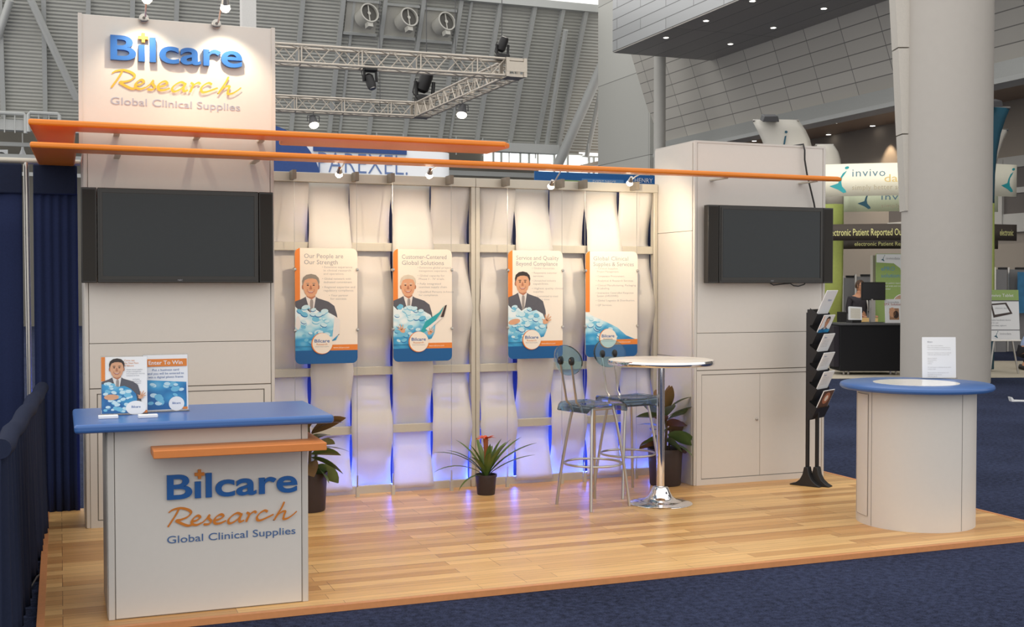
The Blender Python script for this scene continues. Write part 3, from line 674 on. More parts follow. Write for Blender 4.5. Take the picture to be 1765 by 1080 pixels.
# ================================================================ posters on cables
def clip_poly(pts, x0, x1):
    for side, lim in ((1, x0), (-1, x1)):
        out = []
        for i in range(len(pts)):
            a, b = pts[i], pts[(i+1) % len(pts)]; ia, ib = side*(a[0]-lim) >= 0, side*(b[0]-lim) >= 0
            if ia: out.append(a)
            if ia != ib: t = (lim-a[0])/(b[0]-a[0]); out.append((lim, a[1]+(b[1]-a[1])*t))
        pts = out
    return pts
def portrait(q, hair, cx, cy, s, w, x0=-9, x1=9):
    """printed half figure : shoulders, shirt, tie, neck, head; s = head height"""
    e = .0004
    q.poly(clip_poly([(cx-1.15*s, cy-2.3*s), (cx+1.35*s, cy-2.3*s), (cx+1.25*s, cy-1.35*s), (cx+1.12*s, cy-.92*s), (cx+.85*s, cy-.72*s), (cx+.36*s, cy-.56*s), (cx+.2*s, cy-.46*s), (cx-.2*s, cy-.46*s), (cx-.42*s, cy-.58*s), (cx-.9*s, cy-.76*s), (cx-1.15*s, cy-.98*s)], x0, x1), w, SUIT)
    q.poly([(cx-.25*s, cy-.45*s), (cx+.25*s, cy-.45*s), (cx+.14*s, cy-1.1*s), (cx+.04*s, cy-1.5*s), (cx-.06*s, cy-1.1*s)], w+e, SHIRT)
    q.poly([(cx-.02*s, cy-.62*s), (cx+.10*s, cy-.62*s), (cx+.12*s, cy-.74*s), (cx+.10*s, cy-1.35*s), (cx+.03*s, cy-1.45*s), (cx-.03*s, cy-1.3*s), (cx-.04*s, cy-.74*s)], w+2*e, TIE)
    q.poly([(cx-.2*s, cy-.2*s), (cx+.2*s, cy-.2*s), (cx+.22*s, cy-.48*s), (cx+.04*s, cy-.62*s), (cx-.2*s, cy-.48*s)], w+2*e, SKIN2)
    for k in (-1, 1): q.ell(cx+k*.36*s, cy-.02*s, .06*s, .12*s, w+2*e, SKIN2, 12)
    head = [(0, -.5), (.16, -.46), (.28, -.32), (.345, -.1), (.36, .12), (.33, .32), (.22, .45), (0, .5), (-.22, .45), (-.33, .32), (-.36, .12), (-.345, -.1), (-.28, -.32), (-.16, -.46)]
    q.poly([(cx+a*s, cy+b*s) for a, b in head], w+3*e, SKIN)
    hp = [(-.38, .0), (-.41, .25), (-.36, .42), (-.2, .55), (.02, .59), (.24, .54), (.38, .4), (.42, .22), (.38, .02), (.34, .2), (.26, .34), (.08, .38), (-.12, .37), (-.28, .3), (-.34, .16)]
    q.poly([(cx+a*s, cy+b*s) for a, b in hp], w+4*e, hair)
    for k in (-1, 1):
        q.ell(cx+k*.14*s, cy+.06*s, .055*s, .028*s, w+5*e, EYE, 10); q.ell(cx+k*.145*s, cy+.145*s, .085*s, .02*s, w+5*e, hair, 10)
        q.poly([(cx+k*.19*s, cy-.24*s), (cx+k*.17*s, cy-.12*s), (cx+k*.15*s, cy-.14*s), (cx+k*.17*s, cy-.25*s)], w+5*e, SKIN2)
    q.poly([(cx-.02*s, cy+.05*s), (cx+.02*s, cy+.05*s), (cx+.07*s, cy-.12*s), (cx, cy-.155*s), (cx-.07*s, cy-.12*s)], w+5*e, SKIN2)
    q.poly([(cx-.16*s, cy-.22*s), (cx, cy-.245*s), (cx+.16*s, cy-.22*s), (cx+.08*s, cy-.31*s), (cx-.08*s, cy-.31*s)], w+5*e, MOUTH)
    q.poly([(cx-.12*s, cy-.232*s), (cx, cy-.25*s), (cx+.12*s, cy-.232*s), (cx+.06*s, cy-.27*s), (cx-.06*s, cy-.27*s)], w+6*e, SHIRT)
def rrect(x0, y0, x1, y1, r, n=6):
    pts = []
    for cx, cy, a in ((x1-r, y1-r, 0), (x0+r, y1-r, 90), (x0+r, y0+r, 180), (x1-r, y0+r, 270)):
        for k in range(n+1): g = R(a+90*k/n); pts.append((cx+r*math.cos(g), cy+r*math.sin(g)))
    return pts
CAPL = M('capsule_pale_print', srgb(196, 224, 232), .4, var=.08); CAPM = M('capsule_mid_print', srgb(110, 184, 214), .4, var=.1); CAPD = M('capsule_deep_print', srgb(28, 110, 170), .4, var=.1)
def inside(p, pts):
    c = False
    for i in range(len(pts)):
        a, b = pts[i], pts[i-1]
        if (a[1] > p[1]) != (b[1] > p[1]) and p[0] < (b[0]-a[0])*(p[1]-a[1])/(b[1]-a[1])+a[0]: c = not c
    return c
def capsules(q, pts, n, seed, s, w):
    rnd = random.Random(seed); xs = [p[0] for p in pts]; ys = [p[1] for p in pts]; k = 0; tries = 0
    while k < n and tries < 4000:
        tries += 1; x, y = rnd.uniform(min(xs), max(xs)), rnd.uniform(min(ys), max(ys)); r = s*rnd.uniform(.6, 1.1)
        if not all(inside((x+dx*r, y+dy*r*.7), pts) for dx, dy in ((1, 0), (-1, 0), (0, 1), (0, -1))): continue
        f = (y-min(ys))/(max(ys)-min(ys)); rot = rnd.uniform(-.5, .3); k += 1; z = w+k*4e-6
        q.ell(x, y, r, r*.62, z, CAPD if rnd.random() > .45+.4*f else CAPM, 18, rot=rot)
        q.ell(x+.06*r, y+.2*r, r*.96, r*.55, z+2e-6, CAPL if rnd.random() < .35+.5*f else CAPM, 18, rot=rot)
def hand(q, x, y, s, w, flip=1, mat=None):
    mat = mat or SKIN
    q.ell(x, y, .16*s, .12*s, w, mat, 14, rot=.5*flip)
    for k, (a, L) in enumerate(((95, .3), (65, .36), (40, .33), (15, .27), (150, .2))):
        g = R(a) if flip > 0 else math.pi-R(a); dx, dy = math.cos(g), math.sin(g); px, py = -dy*.035*s, dx*.035*s
        q.poly([(x+dx*.06*s+px, y+dy*.06*s+py), (x+dx*.06*s-px, y+dy*.06*s-py), (x+dx*L*s-px*.6, y+dy*L*s-py*.6), (x+dx*(L+.03)*s, y+dy*(L+.03)*s), (x+dx*L*s+px*.6, y+dy*L*s+py*.6)], w+.0002, mat)
PW, PH, PY, PZ = .462, .845, 8.50, 1.0
def pill_edge(pts, n=1):
    return pts
def poster(x, label, title, bullets, hair, style):
    r = thing('hanging_poster', label, 'poster', (x+PW/2, PY, PZ), 'posters hung on the woven wall')
    F = frame((x, PY, PZ))
    q = MB(F); q.prism(rrect(0, 0, PW, PH, .04), -.006, 0, PAPERW); q.build('board', r)
    q = MB(F); e = .0006
    # orange side strip, blue foot, orange foot bar
    zlo = .43 if hair else .36
    q.poly([(0, zlo), (.037, zlo), (.037, PH), (.03, PH-.0012), (.012, PH-.012), (.0035, PH-.024), (0, PH-.04)], e, PORANGE)
    if hair:
        q.poly([(0, .43), (0, .09), (PW*.62, .09), (.25, .16), (.30, .17), (.325, .22), (.33, .3), (.30, .345), (.27, .36), (.2, .37), (.12, .38), (.05, .42)], e, PILL)
    else:
        q.poly([(0, .36), (0, .09), (PW, .09), (PW, .13), (.36, .17), (.28, .235), (.18, .28), (.08, .32)], e, PILL)
    if not hair: capsules(q, [(.004, .35), (.004, .1), (.3, .1), (.3, .2), (.2, .27), (.1, .31)], 22, 5, .03, .0008)
    q.poly([(.2, .096), (PW, .096), (PW, .138), (.2, .138)], 2.4*e, PORANGE)
    q.poly(rrect(0, 0, PW, .2, .04)[14:] + [(PW, .098), (0, .098)], 2*e, PBLUE)
    q.build('printed_artwork', r)
    if hair:
        q = MB(F); s = .155 if style != 1 else .15; cx, cy = (.115, .565) if style != 2 else (.12, .59)
        portrait(q, hair, cx, cy, s, 2*e, .001, PW); q.build('printed_portrait', r)
        # capsules printed over the lower half of the suit, and the open hand
        q = MB(F)
        q.poly([(0, .13), (.22, .13), (.31, .2), (.325, .27), (.29, .35), (.235, .38), (.19, .37), (.15, .40), (.11, .375), (.07, .41), (.03, .39), (0, .42)], .0052, PILL)
        capsules(q, [(.004, .14), (.2, .13), (.31, .2), (.325, .27), (.29, .355), (.235, .40), (.19, .40), (.15, .42), (.11, .42), (.07, .44), (.03, .43), (.004, .44)], 46, 11+style, .026, .0054)
        if style == 1:
            q.poly([(.2, .2), (.25, .30), (.36, .37), (.40, .42), (.37, .36), (.28, .24)], .0056, TEAL)
            q.poly([(.37, .33), (.405, .42), (.42, .425), (.395, .335)], .0058, EYE); q.poly([(.25, .245), (.375, .34), (.385, .33), (.27, .23)], .0058, SHIRT)
            hand(q, .07, .235, .14, .006, -1); hand(q, .285, .215, .12, .006, 1)
        elif style == 2:
            hand(q, .315, .29, .17, .0062, 1); q.ell(.05, .29, .05, .022, .006, SKIN, 14, rot=.2)
        else:
            q.ell(.02, .30, .018, .05, .006, SHIRT, 14); q.poly([(.27, .17), (.325, .22), (.33, .32), (.29, .35), (.28, .26)], .0058, SHIRT)
        q.build('printed_capsules', r)
    q = MB(F); cx = .195; cy = .148
    q.ell(cx, cy, .078, .078, .0066, PORANGE, 36); q.ell(cx+.004, cy+.001, .074, .075, .007, PAPERW, 36)
    q.text('Bilcare', cx-.055, cy+.008, .034, .0076, BLUELET, width=.112, offset=.012); q.text('Research', cx-.04, cy-.012, .02, .0076, ORLET, width=.08); q.text('Global Clinical Supplies', cx-.05, cy-.026, .011, .0076, GREYT, width=.1)
    q.text('www.bilcare.com', .28, .111, .017, .0016, PAPERW)
    q.build('printed_badge', r)
    q = MB(F)
    for k, t in enumerate(title): q.text(t, .068, .772-k*.045, .047, e, GREYT, width=min(.36, .0206*len(t)))
    q.build('title_lettering', r)
    q = MB(F); y = .70
    for t, ind in bullets:
        q.text(t, ind, y, .0215, e, GREYL, width=.0102*len(t)); y -= .0245
        if t.endswith('.'): y -= .012
    q.build('bullet_lettering', r)
    for (sx_, sz_) in ((0, .69), (PW, .69), (0, .245), (PW, .245)):
        q = MB(frame((x+sx_, PY, PZ+sz_))); q.lathe([(.012, -.02), (.012, .004), (.009, .012), (0, .013)], STEEL, n=14); q.build('standoff', r)
poster(1.592, 'hanging poster of a grey-haired man in a dark suit, nearest the logo tower', ['Our People are', 'Our Strength'], [('\u2022 Extensive experience', .2), ('in clinical research', .21), ('and operations.', .21), ('\u2022 Global network with', .2), ('dedicated commitment.', .21), ('\u2022 Regional expertise and', .2), ('regulatory compliance.', .21), ('\u2022 Your partner', .25), ('for success.', .26)], HAIRG, 0)
poster(2.327, 'hanging poster of a smiling white-haired man holding an open folder', ['Customer-Centered', 'Global Solutions'], [('\u2022 Extensive global project', .19), ('management experience.', .2), ('\u2022 Global capacity for', .19), ('Phase I - IV trials.', .2), ('\u2022 Fully integrated', .19), ('seamless supply chain.', .2), ('\u2022 Qualified Persons in-house', .19), ('for compliance.', .2)], HAIRW, 1)
poster(3.247, 'hanging poster of a dark-haired man with an open hand, behind the nearer stool', ['Service and Quality', 'Beyond Compliance'], [('\u2022 Global resources.', .2), ('\u2022 Responsive customer', .2), ('services.', .21), ('\u2022 Unmatched industry', .2), ('capabilities.', .21), ('\u2022 Highest quality clinical', .2), ('supplies.', .21), ('\u2022 Committed to meet', .23), ('every time.', .24)], HAIRD, 2)
poster(3.908, 'hanging poster with a text list and no person, nearest the right tower', ['Global Clinical', 'Supplies & Services'], [('\u2022 Clinical Supplies', .09), ('Project Management.', .1), ('\u2022 Comparator Procurement.', .09), ('\u2022 Analytical & Research Services.', .09), ('\u2022 Clinical Manufacturing, Packaging', .09), ('& Labeling.', .1), ('\u2022 Interactive Controlled Response', .09), ('System (IVRS/IWRS).', .1), ('\u2022 Global Logistics & Distribution.', .09), ('\u2022 QP Services.', .09)], None, 3)
who = ['grey-haired man', 'white-haired man', 'dark-haired man', 'text list']
for i, x in enumerate((1.592, 2.327, 3.247, 3.908)):
    for k in (0, 1):
        xx = x+PW*k
        r = thing('steel_cable', 'thin steel cable at the %s edge of the %s poster' % (('left', 'right')[k], who[i]), 'cable', (xx, PY-.012+.03, 0), 'steel cables holding the posters')
        yy = PY+.014
        q = MB(); q.tube([(xx, yy, .02), (xx, yy, 2.36)], .0022, STEEL, 6); q.build('wire', r)
        q = MB(); q.box((xx-.014, yy-.02, 2.345), (xx+.014, BY-.036, 2.41), M('bracket_grey', srgb(128, 118, 104), .5)); q.build('top_bracket', r)
        q = MB(); q.box((xx-.012, yy-.012, .0), (xx+.012, yy+.012, .075), ALU); q.tube([(xx, yy, .075), (xx, yy, .16)], .006, STEEL, 8); q.build('floor_clip', r)

# ================================================================ televisions
def tv(label, x0, group, w=1.212):
    Y0, Y1, z0, h = 7.93, 8.012, 1.59, .607; F = frame((x0, Y0, z0))
    r = thing('television', label, 'television', (x0+w/2, 7.98, z0), group)
    q = MB(F); q.prism(rrect(.098, 0, w-.098, h, .006), -.08, 0, TVF); q.build('cabinet', r, bevel=.004)
    q = MB(F); q.poly([(.13, .045), (w-.13, .045), (w-.13, h-.035), (.13, h-.035)], .0012, TVG); q.build('screen', r)
    q = MB(F)
    for a, b in (((.112, .02), (w-.112, .04)), ((.112, h-.03), (w-.112, h-.018)), ((.112, .04), (.126, h-.03)), ((w-.126, .04), (w-.112, h-.03))): q.box((a[0], a[1], 0), (b[0], b[1], .005), TVF)
    q.build('bezel', r)
    for a in (0, w-.094):
        q = MB(F); q.box((a, 0, -.07), (a+.094, h, -.002), TVF); s = q.build('speaker', r, bevel=.004)
        q = MB(F); q.box((a+.008, .012, -.004), (a+.086, h-.012, .001), TVS); q.build('grille', s)
    q = MB(F); q.text('NEC', w/2, .013, .016, .0055, GREYT, align='C'); q.build('badge_lettering', r)
    q = MB(F); q.box((.3, .15, -.1), (w-.3, .45, -.08), DGREY); q.build('wall_bracket', r)
    return r
tv('flat black television with side speakers mounted on the left logo tower', .13, 'wall televisions')
T2 = tv('flat black television with side speakers mounted on the right tower', 4.69, 'wall televisions', 1.16)
a = P(1387, 257, Y=8.02)
q = MB(); pts = [P(x, y, Y=8.0) for x, y in ((1387, 259), (1387, 275), (1391, 300), (1397, 325), (1403, 350), (1405, 362))]
q.tube([Vector((pts[0].x, 8.2, 2.715)), Vector((pts[0].x, 8.02, 2.712))]+pts, .007, BLACK, 8); q.build('power_cable', cat='cable', label='black cable hanging over the right tower top down to the television')
q = MB(); pts = [P(x, y, Y=7.97) for x, y in ((1322, 484), (1333, 491), (1350, 489), (1362, 488), (1368, 492), (1376, 493), (1386, 490), (1390, 484))]
q.tube(pts, .005, BLACK, 6); q.build('power_cable', cat='cable', label='loose black cable drooping under the right television')

# ================================================================ front counter
CR = thing('reception_counter', 'white rectangular counter with a blue top and raised logo, in front', 'counter', (.67, 6.08, 0))
x0, x1, y0, y1 = .20, 1.145, 5.785, 6.36
q = MB(); q.box((x0+.006, y0+.008, 0), (x1-.006, y1, .893), GAP); q.build('core', CR)
q = MB(); q.box((x0+.034, y0+.002, .004), (x1-.034, y0+.03, .893), WHITE); q.build('front_panel', CR, bevel=.002)
for k, xx in enumerate((x0, x1-.031)):
    q = MB(); q.box((xx, y0, 0), (xx+.031, y0+.03, .894), WHITE2); q.build('edge_profile', CR, bevel=.004)
    q = MB(); q.box((x0-.002 if k == 0 else x1-.02, y0+.032, .004), (x0+.02 if k == 0 else x1+.002, y1-.02, .893), WHITE); q.build('side_panel', CR)
q = MB(); q.prism(rrect(.056, 5.69, 1.258, 6.46, .02), .896, .938, BLUETOP); q.T = None; CT = q.build('countertop', CR, bevel=.014, segs=4)
q = MB(); q.prism([(.395, 5.60), (1.2, 5.60), (1.2, 6.05), (1.149, 6.05), (1.149, 5.783), (.395, 5.783)], .778, .815, ORANGEB); q.build('shelf', CR, bevel=.003)
logo(frame((.468, y0+.002, .557)), .622, CR, .012, (BLUELET, ORLET, TXTB))
# on the counter
def acrylic_sign(label, x, y, tilt, yaw, kind):
    r = thing('acrylic_sign_holder', label, 'sign', (x, y, .939))
    u = Vector((math.cos(yaw), math.sin(yaw), 0)); v = Vector((-math.sin(yaw)*math.sin(tilt), math.cos(yaw)*math.sin(tilt), math.cos(tilt)))
    F = frame((x, y, .941), u, v); w, h = .222, .29
    q = MB(F); q.prism(rrect(-w/2, 0, w/2, h, .003), -.006, -.003, CLEAR); q.build('back_sheet', r)
    q = MB(); n = u.cross(v)
    a0 = Vector((x, y, .9395)); bk = Vector((-u.y, u.x, 0))
    vs = [a0-u*w/2-bk*.012, a0+u*w/2-bk*.012, a0+u*w/2+bk*.08, a0-u*w/2+bk*.08]; vs += [p+Vector((0, 0, .003)) for p in vs]
    q.add(vs, [(0, 3, 2, 1), (4, 5, 6, 7), (0, 1, 5, 4), (1, 2, 6, 5), (2, 3, 7, 6), (3, 0, 4, 7)], CLEAR); q.build('foot', r)
    q = MB(F); q.poly([(-.108, .005), (.108, .005), (.108, .284), (-.108, .284)], -.0028, PAPER); q.build('paper_insert', r)
    q = MB(F); e = .0006
    if kind == 0:
        q.poly([(-.108, .165), (-.09, .165), (-.09, .284), (-.108, .284)], 0, PORANGE); q.poly([(.06, .005), (.108, .005), (.108, .018), (.06, .018)], 0, PORANGE)
        q.build('printed_artwork', r)
        q = MB(F); portrait(q, HAIRD, -.035, .225, .088, .0004, -.107, .107); q.build('printed_portrait', r)
        q = MB(F); q.poly([(-.105, .005), (.035, .005), (.06, .07), (.055, .1), (.03, .125), (0, .14), (-.03, .135), (-.06, .15), (-.105, .15)], .0044, PILL); capsules(q, [(-.104, .006), (.03, .006), (.058, .07), (.053, .1), (.03, .13), (0, .15), (-.03, .15), (-.06, .16), (-.104, .16)], 34, 21, .015, .0046)
        hand(q, .078, .085, .085, .0052, 1); q.ell(-.06, .085, .035, .014, .0052, SKIN, 14); q.build('printed_capsules', r)
        q = MB(F); q.text('Come see', 0, .262, .012, 0, ORLET); q.text('the New Face', 0, .249, .012, 0, ORLET); q.text('of Bilcare', 0, .236, .012, 0, ORLET)
        for k, t in enumerate(('Global clinical supplies', 'project management', 'and comparator sourcing', 'analytical services')): q.text(t, .01, .218-k*.01, .0085, 0, GREYT)
        for k, t in enumerate(('packaging', 'labeling and', 'distribution')): q.text(t, .04, .17-k*.01, .0085, 0, GREYT)
        q.ell(.055, .03, .048, .035, .0058, PAPER, 28); q.text('Bilcare', .055, .03, .016, .0062, BLUELET, align='C', offset=.01); q.build('lettering', r)
    else:
        q.poly([(-.104, .226), (.104, .226), (.104, .264), (-.104, .264)], 0, PORANGE); q.poly([(-.1, .01), (.1, .01), (.1, .145), (-.1, .16)], 0, PILL); q.poly([(.08, .008), (.104, .008), (.104, .02), (.08, .02)], e, PORANGE); capsules(q, [(-.1, .012), (.1, .012), (.1, .145), (-.1, .155)], 20, 31, .02, .0004)
        q.build('printed_artwork', r)
        q = MB(F); q.text('Enter To Win', 0, .236, .028, e, PAPER, width=.165, align='C', offset=.01)
        for k, t in enumerate(('Put a business card', 'and you will be entered to', 'win a digital photo frame')): q.text(t, 0, .204-k*.018, .0155, 0, TXTB, width=.0068*len(t), align='C')
        q.ell(.05, .037, .038, .036, .0012, PAPER, 30); q.text('Bilcare', .05, .035, .015, .0018, BLUELET, align='C', offset=.01); q.build('lettering', r)
acrylic_sign('small standing sign of a dark-haired man on the blue countertop', .292, 6.06, R(9), R(-4), 0)
acrylic_sign('small standing Enter To Win sign on the blue countertop', .497, 6.13, R(5), R(2), 1)
for i, (x, y) in enumerate(((.212, 5.93), (.392, 5.90))):
    q = MB(); q.box((x-.045, y-.026, .9385), (x+.045, y+.026, .953), PAPER); q.build('card_stack', bevel=.002, cat='cards', group='stacks of white cards', label=('small stack of white cards on the countertop, nearer its left end', 'small stack of white cards on the countertop, before the Enter To Win sign')[i])

# ================================================================ round counter
RX, RY = 5.315, 6.30
RC = thing('round_counter', 'white round counter with a round blue top, front right', 'counter', (RX, RY, 0))
q = MB(); q.lathe([(.378, 0), (.378, .885)], WHITE, (RX, RY, 0), 96); q.build('drum', RC)
for g in (184, 278):
    q = MB(); c, s = math.cos(R(g)), math.sin(R(g)); q.tube([(RX+.3785*c, RY+.3785*s, .004), (RX+.3785*c, RY+.3785*s, .884)], .0016, GAP, 6)
    q.build('panel_joint', RC)
# curved door on the left side
q = MB(); vs = []; n = 10
for k in range(n+1):
    g = R(154+25*k/n); vs += [(RX+.3815*math.cos(g), RY+.3815*math.sin(g), .06), (RX+.3815*math.cos(g), RY+.3815*math.sin(g), .86)]
q.add(vs, [(2*k, 2*k+2, 2*k+3, 2*k+1) for k in range(n)], WHITE, True)
loop = [vs[2*k] for k in range(n+1)]+[vs[2*k+1] for k in range(n, -1, -1)]; q.tube(loop, .0016, M('door_shadow_gap', srgb(150, 136, 126), .8), 6, closed=True); q.build('door', RC)
q = MB(); q.lathe([(.40, .886), (.478, .888), (.489, .898), (.491, .908), (.486, .92), (.474, .926), (.0, .926)], BLUETOP, (RX, RY, 0), 96); q.build('countertop', RC)
q = MB(); q.lathe([(.275, .9265), (.275, .9285), (0, .9285)], M('glossy_white_inset', srgb(244, 240, 234), .15), (RX, RY, 0), 72); q.build('top_inset', RC)
# info sheet
p = Vector((5.70, 6.52, .927)); u = RGT.copy(); r = thing('acrylic_sign_holder', 'printed white letter sheet in a clear holder on the round counter', 'sign', p)
F = frame(p+Vector((0, 0, .002)), u, (0, .05, 1)); w = .235; h = .285
q = MB(F); q.prism(rrect(-w/2, 0, w/2, h, .003), -.006, -.003, CLEAR); q.build('back_sheet', r)
q = MB(F); q.box((-w/2, 0, -.04), (w/2, .003, .03), CLEAR); q.build('foot', r)
q = MB(F); q.poly([(-w/2, .003), (w/2, .003), (w/2, h), (-w/2, h)], -.0025, PAPER); q.build('paper_insert', r)
q = MB(F); y = .248
q.text('Bilcare', -.08, y, .013, 0, GREYT, offset=.01)
for t in ('', 'Dear visitors of our exhibition', 'Please take a moment to complete this form', 'and to read the details of our clinical services', '', 'Please leave a business card with our staff and', 'collect your gift at the main counter today', '', 'Name of company', 'Title and position', 'Telephone', 'Address', '', 'We look forward to working with you and to', 'seeing you again', '', 'Please contact our clinical team for more', 'information on our services', 'With kind regards'):
    y -= .0125
    if t: q.text(t, -.08, y, .0088, 0, GREYL)
q.build('lettering', r)

# ================================================================ bar table
TX, TY = 4.03, 7.47
BT = thing('bar_table', 'tall round white bar table on a chrome pedestal', 'table', (TX, TY, 0))
q = MB(); q.lathe([(.228, 0), (.23, .006), (.222, .012), (.16, .024), (.11, .038), (.088, .054), (.07, .085), (.056, .12), (.05, .126), (.03, .13)], CHROME, (TX, TY, 0), 64); q.build('base', BT)
q = MB(); q.lathe([(.0285, .125), (.0285, 1.0)], CHROME, (TX, TY, 0), 40); q.build('column', BT)
q = MB(); q.lathe([(.36, 1.006), (.378, 1.008), (.381, 1.014), (.381, 1.034), (.378, 1.040)], CHROME, (TX, TY, 0), 72); q.build('rim', BT)
q = MB(); q.lathe([(.374, 1.004), (.377, 1.0395), (.37, 1.0425), (0, 1.0425)], M('marbled_white_top', srgb(236, 226, 212), .3, var=.08, scale=14), (TX, TY, 0), 72); q.build('tabletop', BT)
q = MB(); q.lathe([(.1, .99), (.1, 1.003)], DGREY, (TX, TY, 0), 24); q.build('mounting_plate', BT)

# ================================================================ bar stools
def stool():
    r = thing('bar_stool', 'x', 'bar stool', (0, 0, 0), 'acrylic bar stools')
    # faces +x ; seat sheet curves down at its front and back edges
    vs = []; nx, ny = 14, 12
    for i in range(nx+1):
        s = -1+2*i/nx; xx = .2*s
        z = .735-.055*max(0, (s-.62)/.38)**2-.05*max(0, (-s-.72)/.28)**2
        if s > .62: xx = .2*(.62+.32*math.sin((s-.62)/.38*1.2))
        for j in range(ny+1):
            t = -1+2*j/ny; w = .2*(1-.22*abs(s)**4); y = w*t
            vs.append((xx, y, z-.012*(1-t*t)*(1-s*s)))
    fs = [(i*(ny+1)+j, (i+1)*(ny+1)+j, (i+1)*(ny+1)+j+1, i*(ny+1)+j+1) for i in range(nx) for j in range(ny)]
    q = MB(); q.add(vs, fs, CLEARS, True); q.build('seat', r, solid=.01)
    q = MB(); q.tube([(.1, -.1, .70), (.1, .1, .70), (-.1, .1, .70), (-.1, -.1, .70)], .010, STEEL, 8, closed=True)
    for a, b in ((.1, .1), (-.1, .1), (.1, -.1), (-.1, -.1)): q.tube([(a, b, .70), (a, b, .728)], .009, STEEL, 8)
    q.build('seat_frame', r)
    for a in (1, -1):
        for b in (1, -1):
            pts = [(.10*a, .10*b, .705), (.115*a, .115*b, .62), (.138*a, .138*b, .45), (.165*a, .165*b, .22), (.184*a, .184*b, .0)]
            q = MB(); q.tube(pts, .0105, STEEL, 10); q.build('leg', r)
    q = MB(); q.tube([(.205*math.cos(2*math.pi*k/48), .205*math.sin(2*math.pi*k/48), .305) for k in range(48)], .008, STEEL, 8, closed=True); q.build('footrest_ring', r)
    for b in (1, -1):
        q = MB(); q.tube([(-.08, .05*b, .70), (-.16, .05*b, .715), (-.205, .052*b, .76), (-.228, .055*b, .88), (-.25, .058*b, 1.0), (-.266, .058*b, 1.06)], .008, STEEL, 8); q.build('back_rod', r)
    # disc backrest, curved
    vs = [(-.254, 0, 1.05)]; nr, na = 6, 40
    for i in range(1, nr+1):
        for k in range(na):
            g = 2*math.pi*k/na; y = .15*i/nr*math.cos(g); z = .108*i/nr*math.sin(g)
            vs.append((-.254+.9*y*y-.16*z, y, 1.05+z))
    fs = [(0, 1+k, 1+(k+1) % na) for k in range(na)]
    for i in range(nr-1):
        for k in range(na): fs.append((1+i*na+k, 1+(i+1)*na+k, 1+(i+1)*na+(k+1) % na, 1+i*na+(k+1) % na))
    q = MB(); q.add(vs, fs, CLEARB, True); bk = q.build('backrest', r, solid=.007)
    for b in (1, -1):
        q = MB(frame((-.254, .058*b, 1.045), (0, 1, 0), (0, 0, 1))); q.lathe([(.016, -.016), (.02, -.008), (.02, .010), (.012, .016)], BLACK, n=16, sy=1.5); q.build('fitting', bk)
    return r
S1 = stool(); S2 = copy_tree(S1)
S1['label'] = 'nearer acrylic bar stool, its round back before the dark-haired man poster'
S2['label'] = 'farther acrylic bar stool, half hidden behind the bar table'
S1.location = (3.55, 7.59, 0); S1.rotation_euler.z = R(17)
S2.location = (4.0, 7.93, 0); S2.rotation_euler.z = R(-80)

# ================================================================ plants
def leaf(q, base, az, el, L, w, mat, bend=.6, n=8, fold=.25, roll=0.0, strap=False):
    p = Vector(base); d = Vector((math.cos(az)*math.cos(el), math.sin(az)*math.cos(el), math.sin(el))); vs = []
    for i in range(n+1):
        t = i/n
        prof = (math.sin(math.pi*min(1, t*.96+.03))**.8) if not strap else (min(1, .45+t*2.2) * (1-t**5*.98))
        side = d.cross(Vector((0, 0, 1))); side = side.normalized() if side.length > 1e-4 else Vector((1, 0, 0)); up = side.cross(d); side, up = side*math.cos(roll)+up*math.sin(roll), up*math.cos(roll)-side*math.sin(roll)
        hw = w*.5*prof
        vs += [p-side*hw+up*hw*fold, p.copy(), p+side*hw+up*hw*fold]
        e = el-bend*(t+1/n); d = Vector((math.cos(az)*math.cos(e), math.sin(az)*math.cos(e), math.sin(e))); p = p+d*(L/n)
    fs = []
    for i in range(n): fs += [(3*i, 3*i+1, 3*i+4, 3*i+3), (3*i+1, 3*i+2, 3*i+5, 3*i+4)]
    q.add(vs, fs, mat, True)
def rubber_plant(label, x, y, pr, ph, leaves):
    r = thing('potted_rubber_plant', label, 'plant', (x, y, 0), 'potted rubber plants')
    q = MB(); q.lathe([(pr*.86, 0), (pr*.9, .01), (pr, ph-.03), (pr*1.03, ph-.03), (pr*1.03, ph), (pr*.96, ph), (pr*.94, ph-.03)], POT, (x, y, 0), 36); q.build('pot', r)
    q = MB(); q.lathe([(pr*.95, ph-.035), (0, ph-.025)], SOIL, (x, y, 0), 24); q.build('soil', r)
    q = MB(); q.tube([(x, y, ph-.04), (x+.01, y, ph+.15), (x-.005, y-.01, ph+.32)], .011, M('plant_stem', srgb(84, 66, 44), .7), 8); q.tube([(x+.04, y+.02, ph-.04), (x+.06, y+.02, ph+.2)], .009, MATS['plant_stem'], 8); q.build('stem', r)
    q = MB()
    for i_, (az, el, z, L, w, mt, bend) in enumerate(leaves): leaf(q, (x+.02*math.cos(R(az)), y+.02*math.sin(R(az)), ph+z), R(az), R(el), L, w*1.2, (LEAF, LEAFB)[mt], bend, 8, .15, (35+25*((i_*7) % 3-1))*(1 if math.cos(R(az)) > 0 else -1)*math.pi/180*(.4 if el > 50 else 1))
    q.build('foliage', r)
def bush(extra, n, seed, zmax):
    random.seed(seed); out = list(extra)
    for k in range(n):
        t = (k+.5)/n; el = -12+70*t+random.uniform(-8, 8)
        out.append(((k*137.5+random.uniform(-15, 15)) % 360, el, .02+zmax*t, random.uniform(.19, .25), random.uniform(.085, .10), 1 if random.random() < .08+.25*t else 0, random.uniform(.4, .8)))
    return out
